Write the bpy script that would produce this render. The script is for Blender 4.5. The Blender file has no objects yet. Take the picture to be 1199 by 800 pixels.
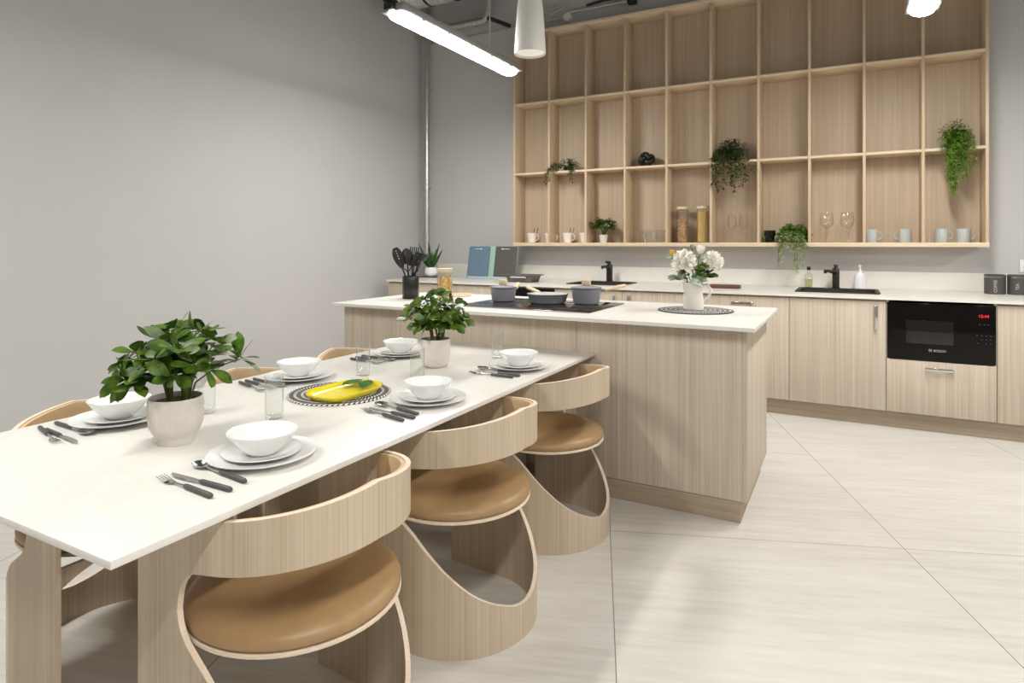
import bpy, bmesh, math, random
from math import sin, cos, pi, radians, sqrt
from mathutils import Vector, Matrix
random.seed(7)
SC = bpy.context.scene
COL = SC.collection

# ------------------------------------------------------------------ materials
def lin(c):
    out = []
    for v in c:
        v /= 255.0
        out.append(v / 12.92 if v <= .04045 else ((v + .055) / 1.055) ** 2.4)
    return tuple(out) + (1.0,)

def new_mat(name):
    m = bpy.data.materials.new(name); m.use_nodes = True
    nt = m.node_tree
    for n in list(nt.nodes): nt.nodes.remove(n)
    out = nt.nodes.new('ShaderNodeOutputMaterial')
    b = nt.nodes.new('ShaderNodeBsdfPrincipled')
    nt.links.new(b.outputs[0], out.inputs[0])
    return m, nt, b, out

def ramp(nt, stops):
    r = nt.nodes.new('ShaderNodeValToRGB')
    e = r.color_ramp.elements
    while len(e) < len(stops): e.new(.5)
    for i, (p, c) in enumerate(stops):
        e[i].position = p; e[i].color = c
    return r

def pmat(name, rgb, rough=.5, metal=0., var=.05, scale=18., spec=.5, bump=0., stretch=(1, 1, 1), coat=0., sss=0.):
    """plain surface with a faint procedural mottling"""
    m, nt, b, out = new_mat(name)
    tc = nt.nodes.new('ShaderNodeTexCoord'); mp = nt.nodes.new('ShaderNodeMapping')
    mp.inputs['Scale'].default_value = stretch
    nt.links.new(tc.outputs['Object'], mp.inputs[0])
    n = nt.nodes.new('ShaderNodeTexNoise'); n.inputs['Scale'].default_value = scale; n.inputs['Detail'].default_value = 3
    nt.links.new(mp.outputs[0], n.inputs['Vector'])
    c = lin(rgb)
    lo = tuple(x * (1 - var) for x in c[:3]) + (1,); hi = tuple(min(1, x * (1 + var)) for x in c[:3]) + (1,)
    r = ramp(nt, [(.3, lo), (.7, hi)])
    nt.links.new(n.outputs[0], r.inputs[0]); nt.links.new(r.outputs[0], b.inputs['Base Color'])
    b.inputs['Roughness'].default_value = rough; b.inputs['Metallic'].default_value = metal
    b.inputs['Specular IOR Level'].default_value = spec
    b.inputs['Coat Weight'].default_value = coat
    if bump:
        bp = nt.nodes.new('ShaderNodeBump'); bp.inputs['Strength'].default_value = bump; bp.inputs['Distance'].default_value = .002
        nt.links.new(n.outputs[0], bp.inputs['Height']); nt.links.new(bp.outputs[0], b.inputs['Normal'])
    return m

def wood(name, dark, mid, light, rough=.5, axis='z', fine=95.):
    """straight grained oak veneer, grain along one axis"""
    m, nt, b, out = new_mat(name)
    tc = nt.nodes.new('ShaderNodeTexCoord')
    def nz(s, along, detail, off=0):
        mp = nt.nodes.new('ShaderNodeMapping')
        mp.inputs['Scale'].default_value = {'z': (s, s, along), 'x': (along, s, s), 'y': (s, along, s)}[axis]
        mp.inputs['Location'].default_value = (off, off * 1.7, off * .3)
        nt.links.new(tc.outputs['Object'], mp.inputs[0])
        n = nt.nodes.new('ShaderNodeTexNoise'); n.inputs['Scale'].default_value = 1.; n.inputs['Detail'].default_value = detail
        nt.links.new(mp.outputs[0], n.inputs['Vector']); return n
    a = nz(fine, 1.2, 4); c = nz(11., .25, 2, 3.1); d = nz(34., .5, 2, 7.7)
    def mth(op, x, y):
        q = nt.nodes.new('ShaderNodeMath'); q.operation = op
        for i, v in enumerate((x, y)):
            if isinstance(v, (int, float)): q.inputs[i].default_value = v
            else: nt.links.new(v, q.inputs[i])
        return q.outputs[0]
    s = mth('ADD', mth('MULTIPLY', a.outputs[0], .56), mth('ADD', mth('MULTIPLY', c.outputs[0], .22), mth('MULTIPLY', d.outputs[0], .22)))
    r = ramp(nt, [(.3, lin(dark)), (.5, lin(mid)), (.68, lin(light))])
    nt.links.new(s, r.inputs[0]); nt.links.new(r.outputs[0], b.inputs['Base Color'])
    b.inputs['Roughness'].default_value = rough; b.inputs['Specular IOR Level'].default_value = .35
    bp = nt.nodes.new('ShaderNodeBump'); bp.inputs['Strength'].default_value = .12; bp.inputs['Distance'].default_value = .001
    nt.links.new(a.outputs[0], bp.inputs['Height']); nt.links.new(bp.outputs[0], b.inputs['Normal'])
    return m

def glass(name, tint=(1, 1, 1), refl=.9):
    m, nt, b, out = new_mat(name); nt.nodes.remove(b)
    t = nt.nodes.new('ShaderNodeBsdfTransparent'); t.inputs[0].default_value = tuple(tint) + (1,)
    g = nt.nodes.new('ShaderNodeBsdfGlossy'); g.inputs['Roughness'].default_value = .03
    f = nt.nodes.new('ShaderNodeLayerWeight'); f.inputs[0].default_value = .5
    p5 = nt.nodes.new('ShaderNodeMath'); p5.operation = 'POWER'; p5.inputs[1].default_value = 3.
    nt.links.new(f.outputs['Facing'], p5.inputs[0])
    q = nt.nodes.new('ShaderNodeMath'); q.operation = 'MULTIPLY_ADD'; q.inputs[1].default_value = refl * .8; q.inputs[2].default_value = .05
    nt.links.new(p5.outputs[0], q.inputs[0])
    mx = nt.nodes.new('ShaderNodeMixShader')
    nt.links.new(q.outputs[0], mx.inputs[0]); nt.links.new(t.outputs[0], mx.inputs[1]); nt.links.new(g.outputs[0], mx.inputs[2])
    nt.links.new(mx.outputs[0], out.inputs[0])
    return m

def emit(name, rgb, strength):
    m, nt, b, out = new_mat(name)
    b.inputs['Base Color'].default_value = lin(rgb)
    b.inputs['Emission Color'].default_value = lin(rgb); b.inputs['Emission Strength'].default_value = strength
    return m

def floor_mat():
    m, nt, b, out = new_mat('travertine floor tile')
    tc = nt.nodes.new('ShaderNodeTexCoord'); sp = nt.nodes.new('ShaderNodeSeparateXYZ')
    nt.links.new(tc.outputs['Object'], sp.inputs[0])
    def M(op, x, y=0.):
        q = nt.nodes.new('ShaderNodeMath'); q.operation = op
        for i, v in enumerate((x, y)):
            if isinstance(v, (int, float)): q.inputs[i].default_value = v
            else: nt.links.new(v, q.inputs[i])
        return q.outputs[0]
    X, Y = sp.outputs[0], sp.outputs[1]
    n = M('ADD', M('MULTIPLY', X, .937), M('MULTIPLY', Y, .349))
    d = M('SUBTRACT', M('MULTIPLY', X, .349), M('MULTIPLY', Y, .937))
    def line(v, off, per, w):
        f = M('FRACT', M('ADD', M('DIVIDE', M('SUBTRACT', v, off), per), 20.5))
        return M('LESS_THAN', M('ABSOLUTE', M('SUBTRACT', f, .5)), w / per)
    l1 = line(n, 1.257, 1.205, .0017); l2 = line(d, -2.79, 2.41, .0014)
    ln = M('MAXIMUM', l1, l2)
    tile = M('FLOOR', M('DIVIDE', M('SUBTRACT', n, 1.257), 1.205))
    cb = nt.nodes.new('ShaderNodeCombineXYZ')
    nt.links.new(n, cb.inputs[0]); nt.links.new(d, cb.inputs[1]); nt.links.new(M('MULTIPLY', tile, 5.3), cb.inputs[2])
    def nz(sx, sy, det):
        mp = nt.nodes.new('ShaderNodeMapping'); mp.inputs['Scale'].default_value = (sx, sy, 1)
        nt.links.new(cb.outputs[0], mp.inputs[0])
        q = nt.nodes.new('ShaderNodeTexNoise'); q.inputs['Scale'].default_value = 1; q.inputs['Detail'].default_value = det
        q.inputs['Roughness'].default_value = .6
        nt.links.new(mp.outputs[0], q.inputs['Vector']); return q.outputs[0]
    a = nz(2.6, 34, 7); c = nz(.8, 5, 4); e = nz(14, 40, 5)
    s = M('ADD', M('MULTIPLY', a, .5), M('ADD', M('MULTIPLY', c, .35), M('MULTIPLY', e, .15)))
    r = ramp(nt, [(.3, lin((186, 181, 173))), (.5, lin((204, 200, 193))), (.68, lin((214, 211, 205)))])
    nt.links.new(s, r.inputs[0])
    mx = nt.nodes.new('ShaderNodeMixRGB'); mx.inputs[2].default_value = lin((120, 110, 98))
    nt.links.new(ln, mx.inputs[0]); nt.links.new(r.outputs[0], mx.inputs[1])
    nt.links.new(mx.outputs[0], b.inputs['Base Color'])
    b.inputs['Roughness'].default_value = .42; b.inputs['Specular IOR Level'].default_value = .4
    bp = nt.nodes.new('ShaderNodeBump'); bp.inputs['Strength'].default_value = .25; bp.inputs['Distance'].default_value = .001
    nt.links.new(a, bp.inputs['Height']); nt.links.new(bp.outputs[0], b.inputs['Normal'])
    return m

def stone_mat():
    m, nt, b, out = new_mat('off white stone')
    tc = nt.nodes.new('ShaderNodeTexCoord')
    n = nt.nodes.new('ShaderNodeTexNoise'); n.inputs['Scale'].default_value = 2.2; n.inputs['Detail'].default_value = 7; n.inputs['Distortion'].default_value = 1.2
    nt.links.new(tc.outputs['Object'], n.inputs['Vector'])
    r = ramp(nt, [(.3, lin((225, 222, 215))), (.5, lin((224, 221, 214))), (.53, lin((221, 218, 210))), (.56, lin((225, 222, 215)))])
    nt.links.new(n.outputs[0], r.inputs[0]); nt.links.new(r.outputs[0], b.inputs['Base Color'])
    b.inputs['Roughness'].default_value = .32; b.inputs['Specular IOR Level'].default_value = .4
    return m

def mat_weave():
    """coiled rope rings, black and white check"""
    m, nt, b, out = new_mat('black and white woven rope')
    tc = nt.nodes.new('ShaderNodeTexCoord'); sp = nt.nodes.new('ShaderNodeSeparateXYZ')
    nt.links.new(tc.outputs['Object'], sp.inputs[0])
    def M(op, x, y=0.):
        q = nt.nodes.new('ShaderNodeMath'); q.operation = op
        for i, v in enumerate((x, y)):
            if isinstance(v, (int, float)): q.inputs[i].default_value = v
            else: nt.links.new(v, q.inputs[i])
        return q.outputs[0]
    X, Y = sp.outputs[0], sp.outputs[1]
    rr = M('SQRT', M('ADD', M('MULTIPLY', X, X), M('MULTIPLY', Y, Y)))
    an = M('ARCTAN2', Y, X)
    ring = M('DIVIDE', rr, .0125)
    par = M('MODULO', M('FLOOR', ring), 2.)
    stitch = M('FRACT', M('ADD', M('MULTIPLY', an, 64 / (2 * pi)), M('MULTIPLY', ring, .8)))
    white = M('MULTIPLY', M('GREATER_THAN', stitch, .42), M('SUBTRACT', 1., M('MULTIPLY', par, .8)))
    inner = M('LESS_THAN', M('ABSOLUTE', M('SUBTRACT', M('FRACT', ring), .5)), .42)
    f = M('MULTIPLY', white, inner)
    r = ramp(nt, [(0., lin((44, 42, 42))), (1., lin((226, 222, 214)))])
    nt.links.new(f, r.inputs[0]); nt.links.new(r.outputs[0], b.inputs['Base Color'])
    b.inputs['Roughness'].default_value = .85
    bp = nt.nodes.new('ShaderNodeBump'); bp.inputs['Strength'].default_value = .6; bp.inputs['Distance'].default_value = .002
    nt.links.new(M('SINE', M('MULTIPLY', ring, 2 * pi)), bp.inputs['Height']); nt.links.new(bp.outputs[0], b.inputs['Normal'])
    return m

def leaf_mat(name, a, c):
    m, nt, b, out = new_mat(name)
    tc = nt.nodes.new('ShaderNodeTexCoord')
    n = nt.nodes.new('ShaderNodeTexNoise'); n.inputs['Scale'].default_value = 28; n.inputs['Detail'].default_value = 2
    nt.links.new(tc.outputs['Object'], n.inputs['Vector'])
    r = ramp(nt, [(.35, lin(a)), (.65, lin(c))])
    nt.links.new(n.outputs[0], r.inputs[0]); nt.links.new(r.outputs[0], b.inputs['Base Color'])
    b.inputs['Roughness'].default_value = .38; b.inputs['Specular IOR Level'].default_value = .4
    return m

M = dict(
    wall=pmat('grey wall paint', (194, 193, 192), .8, var=.012, scale=3, spec=.2),
    ceil=pmat('raw ceiling paint', (84, 78, 70), .9, var=.1, scale=4),
    floor=floor_mat(), stone=stone_mat(),
    cab=wood('pale grey oak veneer', (176, 161, 143), (195, 181, 163), (209, 197, 180)),
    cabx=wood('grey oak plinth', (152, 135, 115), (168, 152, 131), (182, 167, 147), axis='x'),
    shelf=wood('honey oak veneer', (184, 160, 130), (203, 182, 153), (216, 198, 172)),
    shelfx=wood('honey oak edge', (206, 184, 154), (219, 199, 170), (228, 210, 184), axis='x'),
    shelfb=wood('oak back board', (181, 161, 136), (191, 172, 148), (202, 185, 163), fine=70),
    chair=wood('bent oak ply', (174, 156, 132), (194, 177, 153), (207, 193, 171), fine=170),
    ply=pmat('ply edge', (224, 206, 184), .6, var=.06, scale=60, stretch=(1, 1, 8)),
    leather=pmat('tan leather', (164, 132, 92), .42, var=.06, scale=30, bump=.08, spec=.45),
    lining=pmat('pale tan leather', (206, 176, 136), .5, var=.04, scale=30, bump=.05),
    white=pmat('white porcelain', (238, 238, 236), .14, var=.01, spec=.5),
    cream=pmat('cream ceramic', (226, 222, 214), .4, var=.02),
    ribbed=pmat('matte off white ceramic', (216, 209, 200), .7, var=.04, scale=40),
    soil=pmat('potting soil', (70, 52, 36), .95, var=.5, scale=90, bump=.6),
    leaf=leaf_mat('glossy green leaf', (44, 76, 20), (98, 128, 40)),
    leafd=leaf_mat('dark green leaf', (32, 54, 24), (72, 96, 46)),
    leafb=leaf_mat('bright green leaf', (66, 112, 26), (132, 170, 58)),
    leafp=leaf_mat('pale green leaf', (112, 140, 84), (176, 192, 132)),
    leafg=leaf_mat('grey green leaf', (108, 128, 104), (170, 184, 160)),
    aloe=leaf_mat('deep green blade', (44, 84, 34), (92, 132, 58)),
    stem=pmat('green brown stem', (92, 104, 52), .7, var=.2),
    steel=pmat('brushed steel', (196, 196, 196), .22, metal=1, var=.05, stretch=(1, 30, 30)),
    chrome=pmat('chrome', (214, 212, 208), .1, metal=1, var=.02),
    galv=pmat('galvanised metal', (196, 196, 192), .35, metal=.9, var=.12, scale=40),
    foil=pmat('crinkled silver foil', (190, 188, 182), .45, metal=.4, var=.2, scale=30, bump=.8),
    cutl=pmat('charcoal cutlery handle', (74, 73, 72), .5, var=.06),
    black=pmat('matt black', (26, 25, 24), .45, var=.08),
    blackm=pmat('satin black metal', (30, 28, 27), .3, var=.05),
    hob=pmat('black glass', (16, 16, 17), .08, var=.03, spec=.4),
    oven=pmat('dark oven glass', (10, 7, 5), .08, var=.03, spec=.22),
    ovenwin=pmat('oven window glass', (12, 9, 6), .05, var=.04, spec=.6),
    dark=pmat('dark recess', (42, 36, 30), .8),
    pan=pmat('grey enamel', (132, 132, 138), .45, var=.03),
    panin=pmat('pale non stick coating', (208, 206, 202), .4, var=.03),
    handle=pmat('pale beech', (216, 196, 164), .5, var=.06, stretch=(1, 8, 1)),
    tray=pmat('dark grey stoneware', (94, 92, 88), .45, var=.05),
    yellow=pmat('yellow glazed ceramic', (238, 218, 40), .15, var=.04, coat=.4),
    gleaf=pmat('green glaze', (44, 128, 52), .18, var=.06, coat=.4),
    weave=mat_weave(),
    pasta=pmat('dry pasta', (226, 190, 118), .55, var=.3, scale=60),
    pastam=pmat('mixed dry pasta', (186, 146, 98), .55, var=.4, scale=45),
    spag=pmat('spaghetti', (212, 180, 106), .55, var=.15, scale=20, stretch=(18, 18, 1)),
    blue=pmat('slate blue plastic', (98, 122, 142), .5, var=.02),
    mint=pmat('mint plastic', (166, 204, 184), .5, var=.02),
    grey=pmat('charcoal plastic', (84, 82, 78), .5, var=.02),
    clear=pmat('frosted stand', (188, 196, 200), .3, var=.02),
    walnut=pmat('dark walnut', (92, 60, 40), .5, var=.3, scale=14, stretch=(2, 14, 14)),
    mug=pmat('pale blue grey glaze', (186, 192, 190), .25, var=.08, scale=8, stretch=(14, 14, 1)),
    wmug=pmat('white marbled glaze', (236, 228, 222), .25, var=.06, scale=18),
    can=pmat('charcoal enamel', (74, 72, 68), .5, var=.04),
    knot=pmat('black ceramic', (24, 22, 22), .35, var=.05),
    lamp=pmat('white lamp enamel', (226, 224, 218), .5, var=.02),
    housing=pmat('grey lamp housing', (150, 150, 148), .5, var=.03),
    tube=emit('lit diffuser', (255, 252, 246), 42.),
    glow=emit('lamp lens', (240, 238, 230), .25),  # lens of the unlit pendant; faint emission stands in for light from below
    red=emit('red display digits', (230, 30, 40), 1.2),
    print=pmat('grey white print', (196, 190, 180), .6, var=.02),
    petal=pmat('white petal', (244, 242, 232), .6, var=.03),
    bud=pmat('yellow petal', (236, 190, 70), .6, var=.08),
    plastic=pmat('white plastic', (236, 234, 230), .4, var=.01),
    soap=pmat('white soap bottle', (226, 226, 232), .25, var=.02),
    oil=glass('pale green liquid', (.82, .84, .56), .6),
    glass=glass('clear glass', (.985, .99, .985)),
    gglass=glass('green glass', (.25, .48, .2)),
    cord=pmat('pale cable', (206, 200, 188), .6),
)

# ------------------------------------------------------------------ mesh tools
class MB:
    def __init__(s): s.b = bmesh.new()
    def box(s, x0, x1, y0, y1, z0, z1, bev=0., mi=0):
        r = bmesh.ops.create_cube(s.b, size=1.)
        vs = r['verts']
        for v in vs:
            v.co = Vector(((x0 + x1) / 2 + v.co.x * (x1 - x0), (y0 + y1) / 2 + v.co.y * (y1 - y0), (z0 + z1) / 2 + v.co.z * (z1 - z0)))
        fs = set(f for v in vs for f in v.link_faces)
        for f in fs: f.material_index = mi
        if bev:
            es = set(e for v in vs for e in v.link_edges)
            bmesh.ops.bevel(s.b, geom=list(es), offset=bev, segments=2, affect='EDGES', profile=.5)
        return s
    def lathe(s, prof, n=32, c=(0, 0, 0), rad=None, mi=0, sy=1.):
        """revolve (r,z) points round z; rad(a) scales the radius with the angle"""
        rings = []
        for r, z in prof:
            if r < 1e-6: rings.append([s.b.verts.new((c[0], c[1], c[2] + z))]); continue
            q = []
            for i in range(n):
                a = 2 * pi * i / n; k = r * (rad(a, z) if rad else 1.)
                q.append(s.b.verts.new((c[0] + k * cos(a), c[1] + sy * k * sin(a), c[2] + z)))
            rings.append(q)
        for A, B in zip(rings, rings[1:]):
            if len(A) == 1 and len(B) == 1: continue
            for i in range(n):
                j = (i + 1) % n
                if len(A) == 1: f = s.b.faces.new((A[0], B[j], B[i]))
                elif len(B) == 1: f = s.b.faces.new((A[i], A[j], B[0]))
                else: f = s.b.faces.new((A[i], A[j], B[j], B[i]))
                f.material_index = mi
        return s
    def tube(s, pts, r, n=10, cap=True, closed=False, flat=1., mi=0):
        pts = [Vector(p) for p in pts]; k = len(pts)
        rs = r if isinstance(r, (list, tuple)) else [r] * k
        rings = []; up = None
        for i, p in enumerate(pts):
            if closed: t = pts[(i + 1) % k] - pts[i - 1]
            else: t = pts[min(i + 1, k - 1)] - pts[max(i - 1, 0)]
            t = t.normalized() if t.length > 1e-9 else Vector((0, 0, 1))
            if up is None:
                up = Vector((0, 0, 1)) if abs(t.z) < .9 else Vector((1, 0, 0))
            u = (up - t * up.dot(t)); u = u.normalized() if u.length > 1e-6 else t.orthogonal().normalized()
            up = u; w = t.cross(u)
            rings.append([s.b.verts.new(p + (u * cos(2 * pi * j / n) * flat + w * sin(2 * pi * j / n)) * rs[i]) for j in range(n)])
        rng = range(k) if closed else range(k - 1)
        for i in rng:
            A, B = rings[i], rings[(i + 1) % k]
            for j in range(n):
                f = s.b.faces.new((A[j], A[(j + 1) % n], B[(j + 1) % n], B[j])); f.material_index = mi
        if cap and not closed:
            s.b.faces.new(rings[0][::-1]).material_index = mi; s.b.faces.new(rings[-1]).material_index = mi
        return s
    def ball(s, c, r, n=16, sc=(1, 1, 1), rot=None):
        q = bmesh.ops.create_uvsphere(s.b, u_segments=n, v_segments=max(6, n // 2), radius=r)
        for v in q['verts']:
            p = Vector((v.co.x * sc[0], v.co.y * sc[1], v.co.z * sc[2]))
            if rot: p = rot @ p
            v.co = p + Vector(c)
        return s
    def prism(s, poly, z0, z1, bev=0.):
        """vertical extrusion of an xy outline"""
        a = [s.b.verts.new((x, y, z0)) for x, y in poly]; t = [s.b.verts.new((x, y, z1)) for x, y in poly]
        s.b.faces.new(a[::-1]); s.b.faces.new(t); n = len(poly)
        for i in range(n): s.b.faces.new((a[i], a[(i + 1) % n], t[(i + 1) % n], t[i]))
        return s
    def leaf(s, base, d, L, W, up=Vector((0, 0, 1)), curl=.25, n=5, shape=.62, fold=.18):
        """a folded, curved leaf blade"""
        d = Vector(d).normalized(); base = Vector(base)
        side = d.cross(up); side = side.normalized() if side.length > 1e-4 else d.orthogonal().normalized()
        nn = side.cross(d).normalized()
        rows = []
        for i in range(n + 1):
            t = i / n
            w = W * .5 * (sin(pi * t ** shape) if 0 < t < 1 else 0.) ** .8
            c = base + d * (L * t) - nn * (curl * L * t * t)
            if w < 1e-6: rows.append([s.b.verts.new(c)])
            else: rows.append([s.b.verts.new(c - side * w + nn * w * fold), s.b.verts.new(c), s.b.verts.new(c + side * w + nn * w * fold)])
        for A, B in zip(rows, rows[1:]):
            if len(A) == 1 and len(B) == 3:
                s.b.faces.new((A[0], B[0], B[1])); s.b.faces.new((A[0], B[1], B[2]))
            elif len(A) == 3 and len(B) == 1:
                s.b.faces.new((A[0], B[0], A[1])); s.b.faces.new((A[1], B[0], A[2]))
            elif len(A) == 3:
                s.b.faces.new((A[0], B[0], B[1], A[1])); s.b.faces.new((A[1], B[1], B[2], A[2]))
        return s
    def move(s, mat):
        bmesh.ops.transform(s.b, matrix=mat, verts=s.b.verts); return s
    def obj(s, name, mat, parent=None, loc=(0, 0, 0), rot=None, smooth=35., normals=True):
        if normals: bmesh.ops.recalc_face_normals(s.b, faces=s.b.faces)
        me = bpy.data.meshes.new(name); s.b.to_mesh(me); s.b.free()
        for x in (mat if isinstance(mat, (list, tuple)) else [mat]): me.materials.append(x)
        if smooth:
            me.polygons.foreach_set('use_smooth', [True] * len(me.polygons)); me.set_sharp_from_angle(angle=radians(smooth))
        o = bpy.data.objects.new(name, me); COL.objects.link(o)
        o.location = loc
        if rot: o.rotation_euler = rot
        if parent: o.parent = parent
        return o

def tag(o, label, cat, group=None):
    o['label'] = label; o['category'] = cat
    if group: o['group'] = group
    return o
def thing(name, label, cat, loc=(0, 0, 0), rz=0., group=None):
    o = bpy.data.objects.new(name, None); COL.objects.link(o); o.empty_display_size = .05
    o.location = loc; o.rotation_euler = (0, 0, rz)
    return tag(o, label, cat, group)
def struct(o):
    o['kind'] = 'structure'; return o
def dup(root, loc, rz, label):
    r = root.copy(); COL.objects.link(r); r.location = loc; r.rotation_euler = (0, 0, rz); r['label'] = label
    for ch in list(root.children):
        c = ch.copy(); COL.objects.link(c); c.parent = r
        for g in list(ch.children):
            d = g.copy(); COL.objects.link(d); d.parent = c
    return r
def text(name, body, size, mat, parent, loc, rot, extrude=.0004):
    cu = bpy.data.curves.new(name, 'FONT'); cu.body = body; cu.size = size; cu.extrude = extrude; cu.align_x = 'CENTER'; cu.align_y = 'CENTER'
    t = bpy.data.objects.new(name, cu); COL.objects.link(t)
    dg = bpy.context.evaluated_depsgraph_get()
    me = bpy.data.meshes.new_from_object(t.evaluated_get(dg)); me.name = name
    bpy.data.objects.remove(t); bpy.data.curves.remove(cu)
    me.materials.clear(); me.materials.append(mat)
    o = bpy.data.objects.new(name, me); COL.objects.link(o); o.location = loc; o.rotation_euler = rot; o.parent = parent
    return o
def rrect(w, h, r, n=6):
    out = []
    for cx, cy, a0 in ((w / 2 - r, h / 2 - r, 0), (-w / 2 + r, h / 2 - r, 90), (-w / 2 + r, -h / 2 + r, 180), (w / 2 - r, -h / 2 + r, 270)):
        for i in range(n + 1):
            a = radians(a0 + 90 * i / n); out.append((cx + r * cos(a), cy + r * sin(a)))
    return out
def interp(x, xs, ys):
    if x <= xs[0]: return ys[0]
    for i in range(1, len(xs)):
        if x <= xs[i]:
            t = (x - xs[i - 1]) / (xs[i] - xs[i - 1]); return ys[i - 1] + t * (ys[i] - ys[i - 1])
    return ys[-1]

# ------------------------------------------------------------------ the room
XL, YB, ZC = -4.36, 5.88, 4.25
struct(MB().box(XL - .1, 6.5, -4., YB + .1, -.08, 0).obj('floor', M['floor'], smooth=0))
struct(MB().box(XL - .12, XL, -4., YB + .12, 0, ZC).obj('wall_left', M['wall'], smooth=0))
struct(MB().box(XL, 6.5, YB, YB + .12, 0, ZC).obj('wall_back', M['wall'], smooth=0))
struct(MB().box(XL - .12, 6.5, -4., YB + .12, ZC, ZC + .1).obj('ceiling', M['ceil'], smooth=0))

# ------------------------------------------------------------------ back kitchen run
YF = 4.995
def vhandle(parent, x, z0, z1):
    m = MB()
    zc = (z0 + z1) / 2
    m.box(x - .011, x + .011, YF - .026, YF - .018, z0, z1, .002)
    m.box(x - .011, x + .011, YF - .02, YF, z1 - .03, z1, .002).box(x - .009, x + .009, YF - .02, YF, z0, z0 + .012, .002)
    return m.obj('handle', M['chrome'], parent)
def hhandle(parent, xc, z, w=.155):
    m = MB()
    m.box(xc - w / 2, xc + w / 2, YF - .028, YF - .02, z - .011, z + .011, .002)
    m.box(xc - w / 2, xc - w / 2 + .014, YF - .022, YF, z - .01, z + .01, .002).box(xc + w / 2 - .03, xc + w / 2, YF - .022, YF, z - .01, z + .01, .002)
    return m.obj('handle', M['chrome'], parent)
def unit(x0, x1, label, kind, hx=None):
    t = thing('base_cabinet', label, 'cabinet', (0, 0, 0), 0, 'base cabinets along the back wall')
    MB().box(x0, x1, YF + .02, YB - .004, .118, .88).obj('carcass', M['cab'], t, smooth=0)
    g = .0018
    nm = 'door'
    d = MB().box(x0 + g, x1 - g, YF, YF + .0195, .1185, .868, .001).obj(nm, M['cab'], t)
    if kind == 'v': vhandle(d, hx, .674, .838)
    if kind == 'h': hhandle(d, hx, .816)
    return t
unit(-4.116, -3.5, 'pale oak base cabinet at the left end of the back run, under the spiky plant', 'v', -3.56)
unit(-3.5, -2.882, 'pale oak base cabinet left of the dark built-in oven, under the chopping boards', 'v', -3.44)
unit(-2.266, -1.652, 'pale oak sink cabinet right of the built-in oven, bright handle at its right edge', 'v', -1.718)
unit(-1.652, -1.017, 'pale oak base cabinet with bright handle at its left edge, behind the jug of flowers', 'v', -1.594)
unit(-1.017, -.382, 'pale oak base cabinet with horizontal bar handle, under the dark wooden board', 'h', -.706)
unit(-.382, .228, 'pale oak sink cabinet with upright handle beside the microwave', 'v', .168)
unit(.838, 1.46, 'pale oak base cabinet right of the microwave, cut off by the frame edge', 'n')

def oven_glass(t, x0, x1, z0, z1, name='glass_front'):
    return MB().box(x0, x1, YF - .002, YF + .0195, z0, z1, .0015).obj(name, M['oven'], t)
t = thing('built_in_oven', 'dark glass built-in oven in the back run behind the saucepans', 'oven')
MB().box(-2.88, -2.268, YF + .02, YB - .004, .118, .88).obj('casing', M['cab'], t, smooth=0)
oven_glass(t, -2.878, -2.27, .27, .866)
MB().box(-2.84, -2.31, YF - .03, YF - .018, .742, .756, .003).box(-2.83, -2.815, YF - .02, YF, .744, .754).box(-2.335, -2.32, YF - .02, YF, .744, .754).obj('handle', M['steel'], t)
MB().box(-2.878, -2.27, YF, YF + .0195, .1185, .266, .001).obj('drawer_front', M['cab'], t)

t = thing('microwave_cabinet', 'oak housing under the worktop with a drawer below the black microwave', 'cabinet')
MB().box(.23, .244, YF + .001, YB - .004, .118, .88).box(.822, .836, YF + .001, YB - .004, .118, .88).box(.244, .822, YF + .05, YB - .004, .46, .476)\
    .box(.244, .822, YF + .05, YB - .004, .118, .132).box(.244, .822, YB - .02, YB - .004, .132, .88).obj('carcass', M['cab'], t, smooth=0)
d = MB().box(.2315, .8345, YF - .0195 + .0195, YF + .0185, .1185, .477, .001).obj('drawer', M['cab'], t)
hhandle(d, .53, .428, .16)
t = thing('microwave', 'black glass built-in microwave with red display', 'microwave', (.533, YF, .48))
MB().box(-.284, .284, .02, .46, .006, .38).obj('casing', M['black'], t)
MB().box(-.3, .3, -.002, .0185, .003, .387, .0015).obj('door', M['oven'], t)
MB().box(-.19, .075, -.0035, -.0015, .115, .27, .0005).obj('window', M['ovenwin'], t)
text('display', '12:44', .026, M['red'], t, (.235, -.0026, .315), (pi / 2, 0, 0))
text('lettering', 'BOSCH', .021, M['print'], t, (-.0, -.0026, .072), (pi / 2, 0, 0))
MB().tube([(-.052 + .0085 * cos(a), -.0026, .073 + .0085 * sin(a)) for a in [2 * pi * i / 20 for i in range(20)]], .0009, 5, closed=True)\
    .box(-.0575, -.0465, -.0033, -.002, .0722, .0738).box(-.0575, -.056, -.0033, -.002, .069, .077).box(-.048, -.0465, -.0033, -.002, .069, .077).obj('emblem', M['print'], t)
DP = pmat('dim print', (96, 88, 78), .6)
for i, (px, pz) in enumerate([(.215, .262), (.24, .262), (.258, .262), (.2, .19), (.225, .19), (.25, .19), (.272, .19), (.225, .165), (.25, .165), (.272, .165), (.205, .14), (.25, .14), (.272, .14)]):
    MB().box(px - .003, px + .003, -.0034, -.0018, pz - .0015, pz + .0015).obj('control_mark', DP, t)

tag(MB().box(-4.11, 1.46, YF + .05, YF + .066, 0, .116).obj('kickboard', M['cabx'], smooth=0), 'oak kickboard along the floor under the back cabinets', 'kickboard')

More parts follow.
